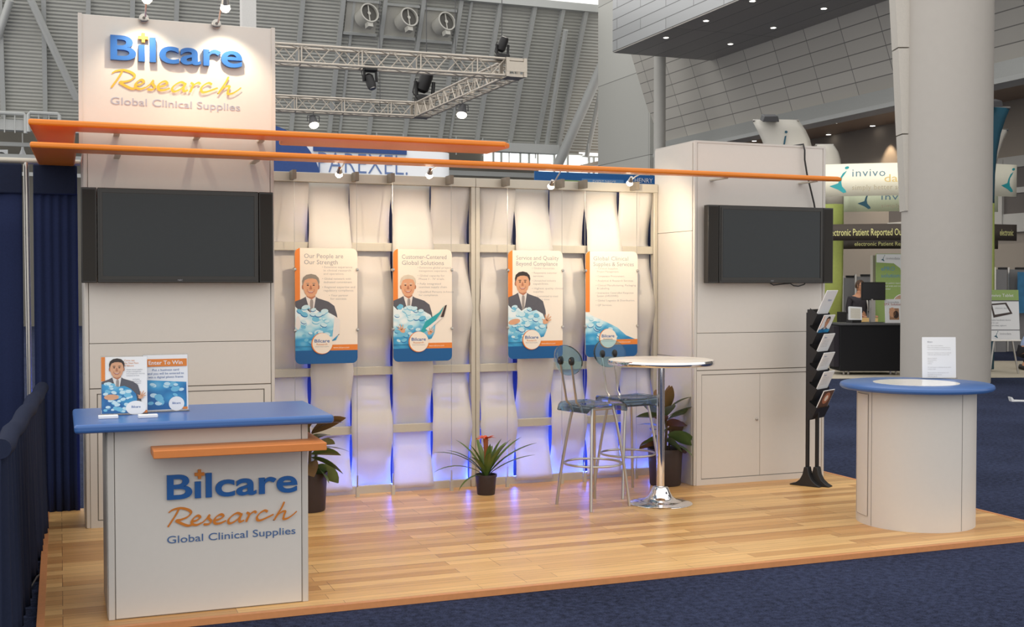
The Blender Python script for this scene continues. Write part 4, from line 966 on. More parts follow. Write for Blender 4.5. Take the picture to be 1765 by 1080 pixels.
rubber_plant('potted broad-leaved plant half hidden behind the front counter', 1.615, 8.13, .125, .27, bush([(-20, 15, .16, .27, .085, 0, .6), (-35, -8, .10, .26, .09, 0, .5), (-10, 38, .27, .26, .08, 1, .45), (0, 22, .2, .22, .075, 1, .4), (-60, -5, .05, .22, .1, 0, .8)], 16, 5, .30))
rubber_plant('potted broad-leaved plant beside the right tower, behind the bar table', 4.45, 8.17, .135, .29, bush([(-25, 30, .25, .25, .085, 0, .35), (165, 18, .24, .22, .08, 0, .5), (-30, 5, .1, .25, .1, 0, .8), (-50, -10, .05, .24, .09, 0, .5), (-70, 80, .30, .20, .085, 1, .1), (40, 75, .30, .2, .085, 1, .1)], 20, 9, .30))
# bromeliad
BX, BYY = 2.985, 8.28
r = thing('potted_bromeliad', 'potted bromeliad with an orange flower, alone in front of the woven wall', 'plant', (BX, BYY, 0))
q = MB(); q.lathe([(.064, 0), (.067, .005), (.078, .135), (.083, .135), (.083, .152), (.076, .152), (.074, .13)], POT, (BX, BYY, 0), 32); q.build('pot', r)
q = MB(); q.lathe([(.075, .128), (0, .135)], SOIL, (BX, BYY, 0), 20); q.build('soil', r)
q = MB()
for az, el, L, w, bend in ((172, 58, .46, .036, 1.05), (185, 42, .44, .032, 1.1), (195, 20, .27, .028, 1.3), (160, 62, .36, .04, .9), (-8, 52, .46, .045, .65), (2, 62, .40, .045, .55), (-15, 40, .40, .034, .55), (-30, 70, .34, .05, .4), (30, 66, .34, .045, .7), (-60, 72, .3, .05, .5), (-100, 70, .26, .05, .6), (-140, 62, .3, .045, .8), (140, 70, .36, .04, .7), (90, 70, .34, .045, .6), (60, 60, .34, .04, .8), (-85, 82, .26, .05, .2), (-170, 78, .28, .045, .5), (10, 78, .30, .045, .4)):
    leaf(q, (BX+.012*math.cos(R(az)), BYY+.012*math.sin(R(az)), .14), R(az), R(el), L, w, LEAFG, bend, 10, .35, strap=True)
q.build('foliage', r)
q = MB(); q.tube([(BX, BYY, .16), (BX, BYY-.005, .3), (BX-.005, BYY-.005, .42)], [.014, .016, .02], M('flower_stalk', srgb(168, 92, 48), .6), 10)
for k in range(16): leaf(q, (BX-.005, BYY-.005, .40+.004*(k % 5)), k*2.4, R(62-8*(k % 5)), .085, .024, FLOWER, .9, 5, .3)
for k in range(7): leaf(q, (BX, BYY, .3+.015*k), k*2.4, R(70), .05, .02, MATS['flower_stalk'], .4, 4, .3)
q.build('flower', r)

# ================================================================ brochure rack
_k = P(1403, 834, z=0); KX, KY = _k.x, _k.y
RKF = Matrix.Translation((KX, KY, 0)) @ Matrix.Rotation(R(-59), 4, 'Z')      # rack faces its local +x
r = thing('brochure_rack', 'black standing brochure rack in front of the right tower', 'rack', (KX, KY, 0))
for k, (xx, yy) in enumerate(((-.012, -.10), (.045, -.05))):
    q = MB(RKF); q.box((xx-.012, yy-.012, .06), (xx+.012, yy+.012, 1.36 if k == 0 else .6), BLACK); q.build('pole', r)
    prof = [(-.135, 0), (.115, 0), (.115, .008), (.085, .022), (.05, .05), (.028, .09), (.015, .15), (-.015, .15), (-.028, .09), (-.05, .05), (-.085, .022), (-.135, .008)]
    q = MB(RKF @ frame((xx, yy, 0))); q.prism(prof, -.035, .035, BLACK); q.build('foot', r, bevel=.004)
q = MB(RKF); q.box((-.012, -.12, .52), (.010, .12, 1.385), BLACK); q.build('back_panel', r)
for k in range(6):
    z = .525+.147*k; q = MB(RKF)
    vs = [(.010, -.12, z), (.03, -.12, z), (.075, -.12, z+.09), (.010, -.12, z+.135)]
    for yo in (0, .236):
        a = [(x, y+yo, zz) for x, y, zz in vs]+[(x, y+yo+.004, zz) for x, y, zz in vs]
        q.add(a, [(0, 1, 2, 3), (7, 6, 5, 4), (0, 4, 5, 1), (1, 5, 6, 2), (2, 6, 7, 3), (3, 7, 4, 0)], BLACK)
    q.add([(.03, -.12, z), (.03, .12, z), (.075, .12, z+.09), (.075, -.12, z+.09), (.026, -.12, z), (.026, .12, z), (.071, .12, z+.09), (.071, -.12, z+.09)], [(0, 1, 2, 3), (7, 6, 5, 4), (0, 4, 5, 1), (1, 5, 6, 2), (2, 6, 7, 3), (3, 7, 4, 0)], BLACK)
    q.box((.010, -.12, z), (.03, .12, z+.004), BLACK); q.build('pocket', r)
labs = ['brochure with a round food-like picture in the lowest rack pocket', 'white leaflet in the second rack pocket from the bottom', 'white leaflet in the third rack pocket from the bottom', 'white leaflet in the fourth rack pocket from the bottom', 'brochure with a portrait in the second rack pocket from the top', 'tall white booklet standing in the top rack pocket']
for k in range(6):
    z = .535+.147*k; hh = .24 if k < 5 else .29; wd = .21
    F = RKF @ frame((.022, -wd/2, z), (0, 1, 0), Vector((.46, 0, 1)))
    q = MB(F); q.box((0, 0, -.003), (wd, hh, .003), PAPER); bro = q.build('brochure', None, cat='brochure', group='brochures in the standing rack', label=labs[k], origin=F @ Vector((0, 0, 0)))
    q = MB(F)
    if k == 0: q.poly([(.004, .05), (wd-.004, .05), (wd-.004, hh-.004), (.004, hh-.004)], .0036, M('brown_print', srgb(96, 70, 54), .5, var=.3)); q.ell(wd/2, .17, .06, .05, .004, SKIN2, 24); q.ell(wd/2, .17, .03, .026, .0044, PAPERW, 20)
    elif k == 4: portrait(q, HAIRD, wd/2, .18, .085, .0036, .002, wd-.002); q.poly([(.004, .13), (.014, .13), (.014, hh-.004), (.004, hh-.004)], .0036, PORANGE); q.poly([(.004, .02), (wd-.004, .02), (wd-.004, .12), (.004, .12)], .0072, PILL)
    elif k == 5: q.text('Bilcare', .10, .20, .024, .0036, BLUELET)
    else:
        q.text('Bilcare', .03, .205, .018, .0036, BLUELET)
        for j in range(5): q.text('Clinical supplies and services', .03, .185-.014*j, .010, .0036, GREYL)
    q.build('printed_face', bro)

# ================================================================ left drapes
def drape(x0, x1, y0, y1, z0, z1, mat, waves, amp, n=None):
    n = n or int(waves*10); q = MB(); vs = []; a = Vector((x0, y0, 0)); b = Vector((x1, y1, 0)); d = (b-a); nr = Vector((-d.y, d.x, 0)).normalized()
    rows = 8
    for i in range(n+1):
        t = i/n; ph = waves*2*math.pi*t
        for j in range(rows+1):
            s = j/rows; am = amp*(.45+.55*(1-s)); p = a+d*t+nr*am*(math.sin(ph)+.35*math.sin(ph*2.3+1)*(1-s))
            vs.append((p.x, p.y, z0+(z1-z0)*s))
    m_ = rows+1; q.add(vs, [(i*m_+j, (i+1)*m_+j, (i+1)*m_+j+1, i*m_+j+1) for i in range(n) for j in range(rows)], mat, True); return q
def backdrape(name, label, xa, xb):
    r = thing(name, label, 'drape', ((xa+xb)/2, 8.72, -.03), 'tall navy drapes')
    drape(xa, xb, 8.72, 8.72, -.02, 2.21, NAVY, 5, .012).build('curtain', r, solid=.004)
    q = MB(); q.box((xa, 8.70, 2.2), (xb, 8.745, 2.405), NAVYD); q.build('top_hem', r, bevel=.01)
XP = P(50, 400, Y=8.75).x
backdrape('tall_drape', 'tall navy drape between the chrome pole and the logo tower', XP+.03, .12)
backdrape('tall_drape', 'tall navy drape at the far left edge, left of the chrome pole', -1.4, XP-.04)
r = thing('drape_stand', 'chrome pole with a top rail holding the tall navy drapes', 'pole', (XP, 8.75, -.03))
q = MB(); q.tube([(XP, 8.76, -.03), (XP-.015, 8.76, 2.43)], .018, STEEL, 16); q.build('upright', r)
q = MB(); q.tube([(-1.5, 8.76, 2.43), (.14, 8.76, 2.43)], .02, ALU, 12); q.build('top_rail', r)
q = MB(); q.box((XP-.2, 8.56, -.03), (XP+.2, 8.96, -.022), DGREY); q.build('base_plate', r)
# low side drape
r = thing('low_drape', 'low dark drape over a waist-high rail at the left foreground', 'drape', (-.22, 6.9, -.03))
xa, xb, ya, yb = -.115, -.235, 8.35, 5.3
drape(xa, xb, ya, yb, -.02, .905, NAVYD, 18, .035).build('curtain', r, solid=.004)
q = MB(); q.tube([(xa+(xb-xa)*k/12, ya+(yb-ya)*k/12, .895+.012*math.sin(k*2.1)-.006*(k % 2)) for k in range(13)], .042, NAVYD, 14); q.build('rail_sleeve', r)
q = MB(); q.tube([(xa-.02, ya+.12, -.03), (xa-.02, ya+.12, .90)], .02, CHROME, 12); q.build('upright', r)
r = thing('floor_cable', 'black cable loop on the carpet between low drape and platform', 'cable', (-.16, 6.9, -.03))
q = MB(); q.tube([(-.18, 6.5, -.02), (-.15, 6.62, .0), (-.13, 6.75, .01), (-.115, 6.9, -.01), (-.14, 7.0, -.022), (-.17, 7.2, -.022), (-.15, 7.6, -.022), (-.125, 8.2, -.022)], .006, BLACK, 6); q.build('cord', r)

# ================================================================ booths behind
SB = thing('booth_sign', 'white and blue sign with thin serif lettering rising behind the woven wall', 'sign', (P(620, 300, Y=16.5).x, 16.5, 3.1))
YS = 16.5; A = P(490, 320, Y=YS); Bq = P(756, 262, Y=YS)
F = frame((A.x-.6, YS, 0)); wS = Bq.x-A.x+.6
z0, z1 = -.03, Bq.z
q = MB(); n = 14; vs = []
pr = [(A.x-.6, YS), (Bq.x, YS)]+[(Bq.x+.2*math.sin(R(90*k/n)), YS+.2-.2*math.cos(R(90*k/n))) for k in range(1, n+1)]+[(Bq.x+.2, YS+1.4)]
for x, y in pr: vs += [(x, y, z0), (x, y, z1)]
q.add(vs, [(2*i, 2*i+2, 2*i+3, 2*i+1) for i in range(len(pr)-1)], SIGNW, True); q.build('sign_face', SB, solid=.03)
c = P(449, 318, Y=YS-.06); rr = 104*c.y/ (math.cos(YAW)) / FPX * .93
q = MB(frame((c.x, YS-.06, c.z))); q.prism([(rr*math.cos(R(6*k)), rr*math.sin(R(6*k))) for k in range(60)], -.03, .03, NAVYS); q.build('round_emblem', SB)
a = P(540, 256, Y=YS-.03); b = P(701, 262, Y=YS-.03); q = MB(); q.box((a.x, YS-.035, a.z-.03), (b.x, YS-.015, a.z+.03), NAVYS); q.build('rule_line', SB)
a = P(549, 299, Y=YS-.03); b = P(703, 299, Y=YS-.03); q = MB(frame((a.x, YS-.02, P(620, 299, Y=YS).z))); q.text('PAREXEL.', 0, 0, .42, 0, M('thin_blue_letter', srgb(110, 136, 188), .5), width=b.x-a.x, offset=-.012, res=4); q.build('lettering', SB)
# far blue and green banner
YB = 26; a = P(922, 345, Y=YB); b = P(1140, 303, Y=YB)
SB2 = thing('hanging_banner', 'blue banner with a lime patch far behind, above the wall beside the right tower', 'banner', ((a.x+b.x)/2, YB, a.z))
q = MB(); q.box((a.x, YB, a.z), (b.x, YB+.05, b.z), M('banner_blue', srgb(36, 104, 172), .5, var=.12)); q.build('banner_face', SB2)
for xx in (a.x+.2, b.x-.2):
    q = MB(); q.tube([(xx, YB+.08, -.03), (xx, YB+.08, b.z)], .03, ALU, 8); q.build('post', SB2)
a2 = P(963, 330, Y=YB-.01); b2 = P(1001, 311, Y=YB-.01); q = MB(); q.box((a2.x, YB-.01, a2.z), (b2.x, YB, b2.z), GREENP); q.build('lime_patch', SB2)
a2 = P(1003, 330, Y=YB-.01); b2 = P(1075, 310, Y=YB-.01); q = MB(); q.box((a2.x, YB-.01, a2.z), (b2.x, YB, b2.z), M('banner_light_blue', srgb(96, 150, 206), .5)); q.build('light_patch', SB2)
a2 = P(1022, 317, Y=YB-.02); q = MB(frame((a2.x, YB-.015, a2.z))); q.text('EXPERT DIRECT', 0, 0, .14, 0, SIGNW, width=.62); a3 = P(1094, 314, Y=YB-.02); q.text('HENRY RICH', a3.x-a2.x, a3.z-a2.z, .16, 0, SIGNW); q.build('lettering', SB2)

# invivo booth ----------------------------------------------------------------
def swirl(q, ox, oy, s, w, mat):
    """leaf-tailed letter i mark; s = overall height"""
    q.ell(ox+.36*s, oy+.94*s, .075*s, .05*s, w, mat, 16, rot=.3)
    q.poly([(ox+.36*s, oy+.84*s), (ox+.22*s, oy+.74*s), (ox+.12*s, oy+.55*s), (ox+.07*s, oy+.38*s), (ox-.22*s, oy+.28*s), (ox-.1*s, oy+.22*s), (ox+.08*s, oy+.14*s), (ox+.24*s, oy+.02*s), (ox+.34*s, oy+.04*s), (ox+.32*s, oy+.12*s), (ox+.2*s, oy+.26*s), (ox+.17*s, oy+.42*s), (ox+.2*s, oy+.58*s), (ox+.32*s, oy+.76*s)], w, mat)
def curved_sign(name, label, cat, px0, px1, py0, py1, d, bow, mat, parts, group=None, span=None):
    """a strip of fabric bowed towards the viewer, with print that follows the curve"""
    a = P(px0, py1, d=d); b = P(px1, py0, d=d); u = (Vector((b.x, b.y, 0))-Vector((a.x, a.y, 0))); L = u.length; u.normalize(); nr = Vector((-u.y, u.x, 0)); nr = -nr if nr.dot(FWD) > 0 else nr
    z0, z1 = a.z, P(px0, py0, d=d).z; n = 28
    r = thing(name, label, cat, (a+b)/2-Vector((0, 0, 0)), group)
    def at(s, z, off=0.0):
        t = s/L; p = Vector((a.x, a.y, 0))+u*s+nr*(bow*4*t*(1-t)+off); return (p.x, p.y, z0+z)
    q = MB(); vs = []
    for i in range(n+1): vs += [at(L*i/n, 0), at(L*i/n, z1-z0)]
    q.add(vs, [(2*i, 2*i+2, 2*i+3, 2*i+1) for i in range(n)], mat, True); q.build('fabric', r, solid=.02)
    g = MB(); parts(g, L, z1-z0)
    out = MB()
    for i, f in enumerate(g.f):
        out.add([at(g.v[k].x, g.v[k].y, .014+g.v[k].z) for k in f], [tuple(range(len(f)))], g.mats[g.mi[i]])
    if g.f: out.build('lettering', r)
    return r
GB = M('grey_blue_print', srgb(104, 140, 158), .5); GR = M('warm_grey_print', srgb(186, 176, 150), .5); GO = M('pale_gold_print', srgb(226, 200, 130), .5)
def p1(g, L, h):
    swirl(g, L*.076, h*.08, h*.85, 0, TEAL); g.text('invivo', L*.15, h*.60, h*.34, 0, GB, width=L*.155, spacing=1.1); g.text('data', L*.30, h*.42, h*.34, 0, GO, width=L*.12); g.text('simply better solutions', L*.15, h*.19, h*.22, 0, GR, width=L*.33, spacing=1.1); swirl(g, L*.935, h*.12, h*.78, 0, TEAL)
curved_sign('hanging_ring_sign', 'cream ring sign with teal swirl and letters, upper of two beside the pillar', 'sign', 1412, 1752, 284, 339, 22.4, .4, CREAM, p1, 'cream ring signs')
def p2(g, L, h):
    swirl(g, L*.113, h*.08, h*.88, 0, TEALD); g.text('invivo', L*.226, h*.46, h*.36, 0, GB, width=L*.22, spacing=1.1); g.text('simply better solutions', L*.226, h*.15, h*.22, 0, GR, width=L*.45, spacing=1.1)
curved_sign('hanging_ring_sign', 'pale green sign with a teal swirl just below the cream ring sign', 'sign', 1454, 1720, 322, 365, 25.0, .25, M('pale_green_fabric', srgb(222, 230, 200), .6), p2, 'cream ring signs')
def p3(g, L, h): g.text('electronic Patient Reported Outcomes', L*.045, h*.3, h*.6, 0, YTXT, width=L*.425, offset=.006); g.text('electronic', L*.90, h*.32, h*.55, 0, YTXT, width=L*.08, offset=.006)
curved_sign('ring_banner', 'dark banner with yellow letters, upper and nearer of two beside the pillar', 'banner', 1408, 1752, 387, 415, 22.3, .4, DARKB, p3, 'dark lettered banners')
def p4(g, L, h): g.text('electronic Patient Reported', L*.067, h*.34, h*.6, 0, YTXT, width=L*.37, offset=.006)
curved_sign('ring_banner', 'dark banner with smaller yellow letters just below the upper dark banner', 'banner', 1453, 1720, 413, 429, 24.6, .25, DARKB, p4, 'dark lettered banners')
def sail(label, d, rows, mat, bow, light=None, mark=None, split=None):
    """flared fabric tower; rows = (photo height, left, right)"""
    pts = [(P(l, y, d=d), P(r_, y, d=d)) for y, l, r_ in rows]; n = 8
    base = (pts[-1][0]+pts[-1][1])/2
    r = thing('fabric_tower', label, 'fabric tower', (base.x, base.y, pts[-1][0].z), 'flared fabric towers')
    vb = Vector((FWD.x, FWD.y, 0)).normalized()
    def mk(rng, mt, nm):
        q = MB(); vs = []; nrow = 0
        for i in rng:
            a, b = pts[i]; nrow += 1
            for k in range(n+1): t = k/n; p = a.lerp(b, t)-vb*(bow*4*t*(1-t)); vs.append(p)
        q.add(vs, [(i*(n+1)+k, i*(n+1)+k+1, (i+1)*(n+1)+k+1, (i+1)*(n+1)+k) for i in range(nrow-1) for k in range(n)], mt, True); q.build(nm, r, solid=.03)
    if split is None: mk(range(len(pts)), mat, 'fabric')
    else:
        mk(range(0, split[0]+1), split[1], 'upper_fabric'); mk(range(split[0], split[2]+1), mat, 'fabric'); mk(range(split[2], len(pts)), split[3], 'foot_fabric')
    a, b = pts[0]; q = MB(); q.tube([a-vb*.02, b-vb*.02], .025, STEEL, 8); q.build('top_rod', r)
    if mark:
        x, y, s = mark; p = P(x, y, d=d-bow-.05); q = MB(frame(p, RGT, (0, 0, 1))); q.ell(.05*s, .8*s, .13*s, .12*s, 0, TEALD, 16); q.poly([(.08*s, .5*s), (-.08*s, .42*s), (-.2*s, -.3*s), (-.05*s, -.3*s), (.02*s, .1*s)], 0, TEALD); q.build('printed_mark', r)
    if light:
        x, y = light; p = P(x, y, d=d-.3); q = MB(frame(p, RGT, (0, -.3, 1))); q.prism([(-.16, -.05), (.16, -.05), (.13, .06), (-.13, .06)], -.16, .12, DGREY); fl = q.build('flood_light', r, bevel=.01)
        q = MB(); q.tube([p, a.lerp(b, .45)], .015, DGREY, 6); q.build('bracket', fl)
curv = lambda y0, y1, l0, l1, r0, r1, k: [(y0+(y1-y0)*t/k, l1+(l0-l1)*(1-t/k)**2, r1+(r0-r1)*(1-t/k)**2) for t in range(k+1)]
W_SAIL = M('white_sail_fabric', srgb(236, 232, 222), .6, var=.02, trans=.2)
sail('white flared fabric tower rising behind the right tower, topped by a floodlight', 23, [(208, 1297, 1376), (225, 1306, 1388), (240, 1313, 1395), (256, 1319, 1399), (300, 1330, 1404), (360, 1340, 1408), (640, 1345, 1410)], W_SAIL, .15, (1327, 204), (1354, 243, .22))
sail('white and lime green fabric tower between the right television and pillar', 24, [(250, 1405, 1436), (262, 1410, 1444), (275, 1412, 1448), (330, 1415, 1453), (352, 1415, 1453), (385, 1415, 1453), (480, 1410, 1452), (568, 1400, 1450), (600, 1395, 1443), (642, 1390, 1438)], GREENF, .12, None, None, (4, W_SAIL, 7, M('teal_foot_fabric', srgb(110, 176, 190), .6, var=.1)))
sail('dark teal and green fabric tower emerging right of the pillar', 21.75, [(186, 1640, 1740), (205, 1650, 1732), (230, 1655, 1724), (260, 1658, 1718), (300, 1660, 1714), (334, 1660, 1713), (350, 1660, 1713), (500, 1660, 1713), (560, 1660, 1713), (636, 1660, 1712)], GREENF, .12, (1710, 178), None, (6, TEALD, 8, TEALD))
sail('white flared fabric tower behind the dark teal one, right of the pillar', 24.5, [(224, 1690, 1737), (240, 1692, 1729), (260, 1693, 1722), (285, 1693, 1716), (300, 1693, 1713), (640, 1690, 1711)], W_SAIL, .1)

for (fx, fy, ax_, ay_, fd_) in ((1340, 190, 1480, 310, 20.3), (1600, 200, 1500, 330, 20.2)):
    spot('booth_flood', P(fx, fy, d=fd_), P(ax_, ay_, d=22), 85, 80, (1, .93, .82), .1, .8)
# black counter with legs
d = 21.0; FB = Vector((FWD.x, FWD.y, 0)).normalized()
a = P(1448, 640, d=20.75); D = (a-Vector((0, 0, CZ))).dot(FWD); b = P(1556, 640, d=D); uL = (Vector((b.x-a.x, b.y-a.y, 0))).length
zt = P(1450, 560, d=D).z; o = Vector((a.x, a.y, 0))
FR = Matrix(((RGT.x, FB.x, 0, o.x), (RGT.y, FB.y, 0, o.y), (0, 0, 1, 0), (0, 0, 0, 1)))
r = thing('demo_counter', 'black box counter on short metal legs, left of the round pillar', 'counter', o)
q = MB(FR); q.box((0, 0, .045), (uL, .7, zt), BLACKM); q.build('cabinet', r, bevel=.01)
q = MB(FR); q.box((-.1, .05, .12), (-.003, .65, zt-.02), M('dark_purple_cloth', srgb(40, 34, 42), .8)); q.build('side_cabinet', r)
q = MB(FR); q.box((-.02, -.02, zt), (uL+.02, .72, zt+.03), DGREY); q.build('top', r)
for x in (.1, .18, uL-.18, uL-.08):
    q = MB(FR); q.tube([(x, .12, -.022), (x, .12, .05)], .018, STEEL, 8); q.build('leg', r)
ZC = zt+.03
def at_counter(px, py): return P(px, py, d=D+.3)
# monitor on a pole
r = thing('monitor', 'black flat monitor on a pole standing on the black counter', 'monitor', FR @ Vector((.56, .3, ZC)))
q = MB(); m0 = at_counter(1485, 517); m1 = at_counter(1526, 486); Fm = frame(m0, RGT, (0, 0, 1)); w = (m1-m0).dot(RGT); h = m1.z-m0.z
q = MB(Fm); q.prism(rrect(0, 0, w, h, .01), -.04, 0, BLACK); q.build('casing', r); q = MB(Fm); q.poly([(.02, .02), (w-.02, .02), (w-.02, h-.02), (.02, h-.02)], .002, M('monitor_screen', srgb(46, 46, 50), .3)); q.build('screen', r)
s0 = at_counter(1505, 515); q = MB(); q.box((s0.x-.04, s0.y-.0, ZC), (s0.x+.05, s0.y+.06, s0.z), STEEL); q.box((s0.x-.15, s0.y-.1, ZC), (s0.x+.15, s0.y+.12, ZC+.015), DGREY); q.build('stand', r)
# tablet
r = thing('tablet', 'white screened tablet on a black stand, on the black counter', 'tablet', at_counter(1475, 558))
m0 = at_counter(1463, 551); m1 = at_counter(1486, 527); Fm = frame(m0, RGT-Vector((0, 0, .06)), (0, .25, 1)+FB*0 if False else Vector((0, 0, 1))+FB*.25-RGT*.1); w = (m1-m0).dot(RGT)
q = MB(Fm); q.prism(rrect(0, 0, w, m1.z-m0.z, .01), -.03, 0, PAPER); q.build('casing', r); q = MB(Fm); q.poly([(.03, .03), (w-.03, .03), (w-.03, m1.z-m0.z-.03), (.03, m1.z-m0.z-.03)], .002, M('pale_screen', srgb(216, 210, 196), .4)); q.build('screen', r)
s0 = at_counter(1474, 551); q = MB(); q.box((s0.x-.1, s0.y-.05, ZC), (s0.x+.1, s0.y+.12, max(ZC+.02, s0.z)), BLACK); q.build('stand', r)
# framed leaflet
r = thing('acrylic_sign_holder', 'white leaflet with a photo standing on the black counter beside the pillar', 'sign', at_counter(1541, 558))
m0 = at_counter(1526, 557); m1 = at_counter(1556, 515); Fm = frame(m0, RGT, Vector((0, 0, 1))+FB*.12); w = (m1-m0).dot(RGT); h = m1.z-m0.z
q = MB(Fm); q.prism([(0, 0), (w, 0), (w, h), (0, h)], -.012, 0, PAPER); q.build('sheet', r)
q = MB(Fm); q.poly([(w*.25, h*.15), (w*.8, h*.15), (w*.8, h*.62), (w*.25, h*.62)], .002, M('brown_photo', srgb(170, 128, 98), .5, var=.4, scale=12)); q.ell(w*.42, h*.45, .06, .09, .004, SKIN, 14); q.ell(w*.62, h*.36, .05, .07, .004, EYE, 14); q.text('invivodata', w*.5, h*.84, .05, .002, GREYT, align='C'); q.text('EPX Solutions', w*.5, h*.74, .06, .002, MOUTH, align='C'); q.build('print', r)
# green graphic panel
d2 = 24.2; r = thing('display_banner', 'green and white printed display banner with rounded corner, behind the black counter', 'banner', P(1545, 640, d=d2))
m0 = P(1509, 645, d=d2); m1 = P(1575, 437, d=d2); Fm = frame(m0, RGT, (0, 0, 1)); w = (m1-m0).dot(RGT); h = m1.z-m0.z
q = MB(Fm); q.prism([(0, 0), (w, 0), (w, h-.5), (w*.85, h-.15), (w*.68, h), (0, h)], -.04, 0, GREENP); q.build('panel', r)
q = MB(Fm); q.poly([(.0, h-.18), (w*.45, h-.2), (w*.62, h-.3), (w*.7, h-.5), (w*.7, h-.8), (w*.8, h-.6), (w*.82, h-.2), (w*.66, h-.01), (0, h-.01)], .004, SIGNW); swirl(q, .12, h-.16, .13, .008, TEALD); q.text('invivodata', .2, h-.12, .07, .008, GREYT)
for k, (t, mt, sz) in enumerate((('ePRO', M('print_blue', srgb(96, 150, 190), .5), .12), ('solutions', MATS['print_blue'], .12))): q.text(t, .1, h-.35-k*.14, sz, .004, mt)
for k, t in enumerate(('electronic patient reported outcomes', 'for clinical trials and research', 'simply better')): q.text(t, .06, h-.62-k*.06, .045, .004, SIGNW)
q.ell(w*.68, h-1.03, .2, .2, .006, SIGNW, 26); q.ell(w*.68, h-1.03, .185, .185, .008, M('tan_photo', srgb(196, 160, 140), .5, var=.25, scale=9), 26); q.ell(w*.72, h-1.0, .06, .085, .01, SKIN2, 14); q.build('print', r)
m0 = P(1503, 645, d=d2+.1); m1 = P(1508, 440, d=d2+.1); q = MB(); q.box((m0.x, m0.y, -.022), (m0.x+.08, m0.y+.08, m1.z), ALU); q.build('side_post', r)
# grey partitions
for i, (x0_, x1_, y0_, dd, lab) in enumerate(((1450, 1471, 476, 27.5, 'grey cloth partition behind the suited person, left section'), (1472, 1502, 474, 27.2, 'grey cloth partition behind the suited person, right section with dark top'), (1712, 1734, 462, 28, 'grey cloth partition right of the pillar, with white frame'), (1735, 1775, 462, 28.2, 'grey cloth partition at the far right edge'))):
    m0 = P(x0_, 640, d=dd); m1 = P(x1_, y0_, d=dd); Fm = frame((m0.x, m0.y, -.03), RGT, (0, 0, 1)); w = (m1-m0).dot(RGT)
    r = thing('partition', lab, 'partition', (m0.x, m0.y, -.03), 'grey cloth partitions')
    q = MB(Fm); q.box((0, 0, -.04), (w, m1.z, 0), GREYP); q.build('panel', r)
    q = MB(Fm); q.box((w*.35, m1.z, -.05), (w, m1.z+.05, .01), BLACK); q.build('top_strip', r)
    q = MB(Fm); q.box((0, 0, -.05), (.04, m1.z+.05, .012), STEEL); q.build('post', r)
m0 = P(1752, 640, d=27.9); m1 = P(1775, 465, d=27.9); q = MB(frame((m0.x, m0.y, .9), RGT, (0, 0, 1))); q.box((0, 0, 0), (.5, m1.z-.95, .03), M('cyan_poster', srgb(60, 132, 178), .5, var=.3, scale=6)); q.build('poster_board', cat='poster', label='blue poster board hanging on the partition at the far right edge')
# beige boxes on a table behind the counter
m0 = P(1450, 560, d=22.5); q = MB(frame((m0.x, m0.y, 0), RGT, (0, 0, 1))); q.box((0, .72, -.6), (.82, .76, 0), M('pale_wood_top', srgb(214, 186, 140), .5)); r_t = None
r = thing('side_table', 'pale wooden side table behind the black counter', 'table', (m0.x, m0.y, -.022)); q.build('top', r)
for x, y in ((.04, -.05), (.78, -.05), (.04, -.55), (.78, -.55)):
    q = MB(frame((m0.x, m0.y, 0), RGT, (0, 0, 1))); q.box((x-.02, -.022, y-.02), (x+.02, .72, y+.02), STEEL); q.build('leg', r)
F_ = frame((m0.x, m0.y, 0), RGT, (0, 0, 1))
q = MB(F_); q.box((.0, .762, -.3), (.12, 1.05, -.04), BLACK); q.build('speaker_box', cat='box', label='small black box standing on the pale side table, behind the tablet')
q = MB(F_); q.box((.3, .762, -.3), (.72, .93, -.05), M('tan_cardboard', srgb(226, 190, 128), .7)); q.build('carton', cat='box', label='tan carton lying on the pale side table, behind the monitor pole')

# easel with poster
dE = (P(1730, 643.5, z=-.02)-Vector((0, 0, CZ))).dot(FWD); m0 = P(1701, 585, d=dE); m1 = P(1758, 499, d=dE); Fm = frame(m0, RGT, Vector((0, 0, 1))+FB*.1); w = (m1-m0).dot(RGT); h = m1.z-m0.z
r = thing('easel', 'thin metal easel right of the pillar holding a poster board', 'easel', P(1730, 643.5, z=-.022))
for (xa_, xb_) in ((w*.28, w*.12), (w*.75, w*.98)):
    a = Fm @ Vector((xa_, .15, -.03)); b = Fm @ Vector((xb_, 0, -.03)); b.z = -.02; b = Vector((b.x, b.y, -.02))
    q = MB(); q.tube([a, b], .017, STEEL, 8); q.build('leg', r)
a = Fm @ Vector((w*.5, h*.8, -.04)); b = Vector((a.x, a.y, -.02))+FB*.55-RGT*.1; q = MB(); q.tube([a, b], .015, STEEL, 8); q.build('leg', r)
q = MB(Fm); q.box((-.01, -.025, -.04), (w+.01, 0, .03), STEEL); q.build('ledge', r)
r = thing('poster_board', 'white and green poster board with a tablet picture, standing on the easel', 'poster', m0)
q = MB(Fm); q.prism([(0, 0), (w, 0), (w, h), (0, h)], -.015, 0, PAPER); q.build('board', r)
q = MB(Fm); q.poly([(0, h*.79), (w, h*.79), (w, h), (0, h)], .002, GREENP); q.poly([(0, h*.77), (w, h*.77), (w, h*.79), (0, h*.79)], .002, DGREY); q.poly([(0, h*.185), (w, h*.185), (w, h*.2), (0, h*.2)], .002, DGREY)
q.poly([(w*.14, h*.72), (w*.62, h*.745), (w*.8, h*.52), (w*.22, h*.44)], .003, EYE); q.poly([(w*.19, h*.69), (w*.58, h*.71), (w*.72, h*.55), (w*.26, h*.5)], .005, PAPER)
q.text('invivo Tablet', w*.5, h*.86, .08, .004, PAPER, align='C'); q.text('electronic diary', w*.46, h*.62, .035, .007, GREYT, align='C')
for k, t in enumerate(('Portable handheld device', 'Easy to use', 'Secure data capture')): q.text(t, w*.06, h*(.38-.055*k), .04, .004, GREYT)
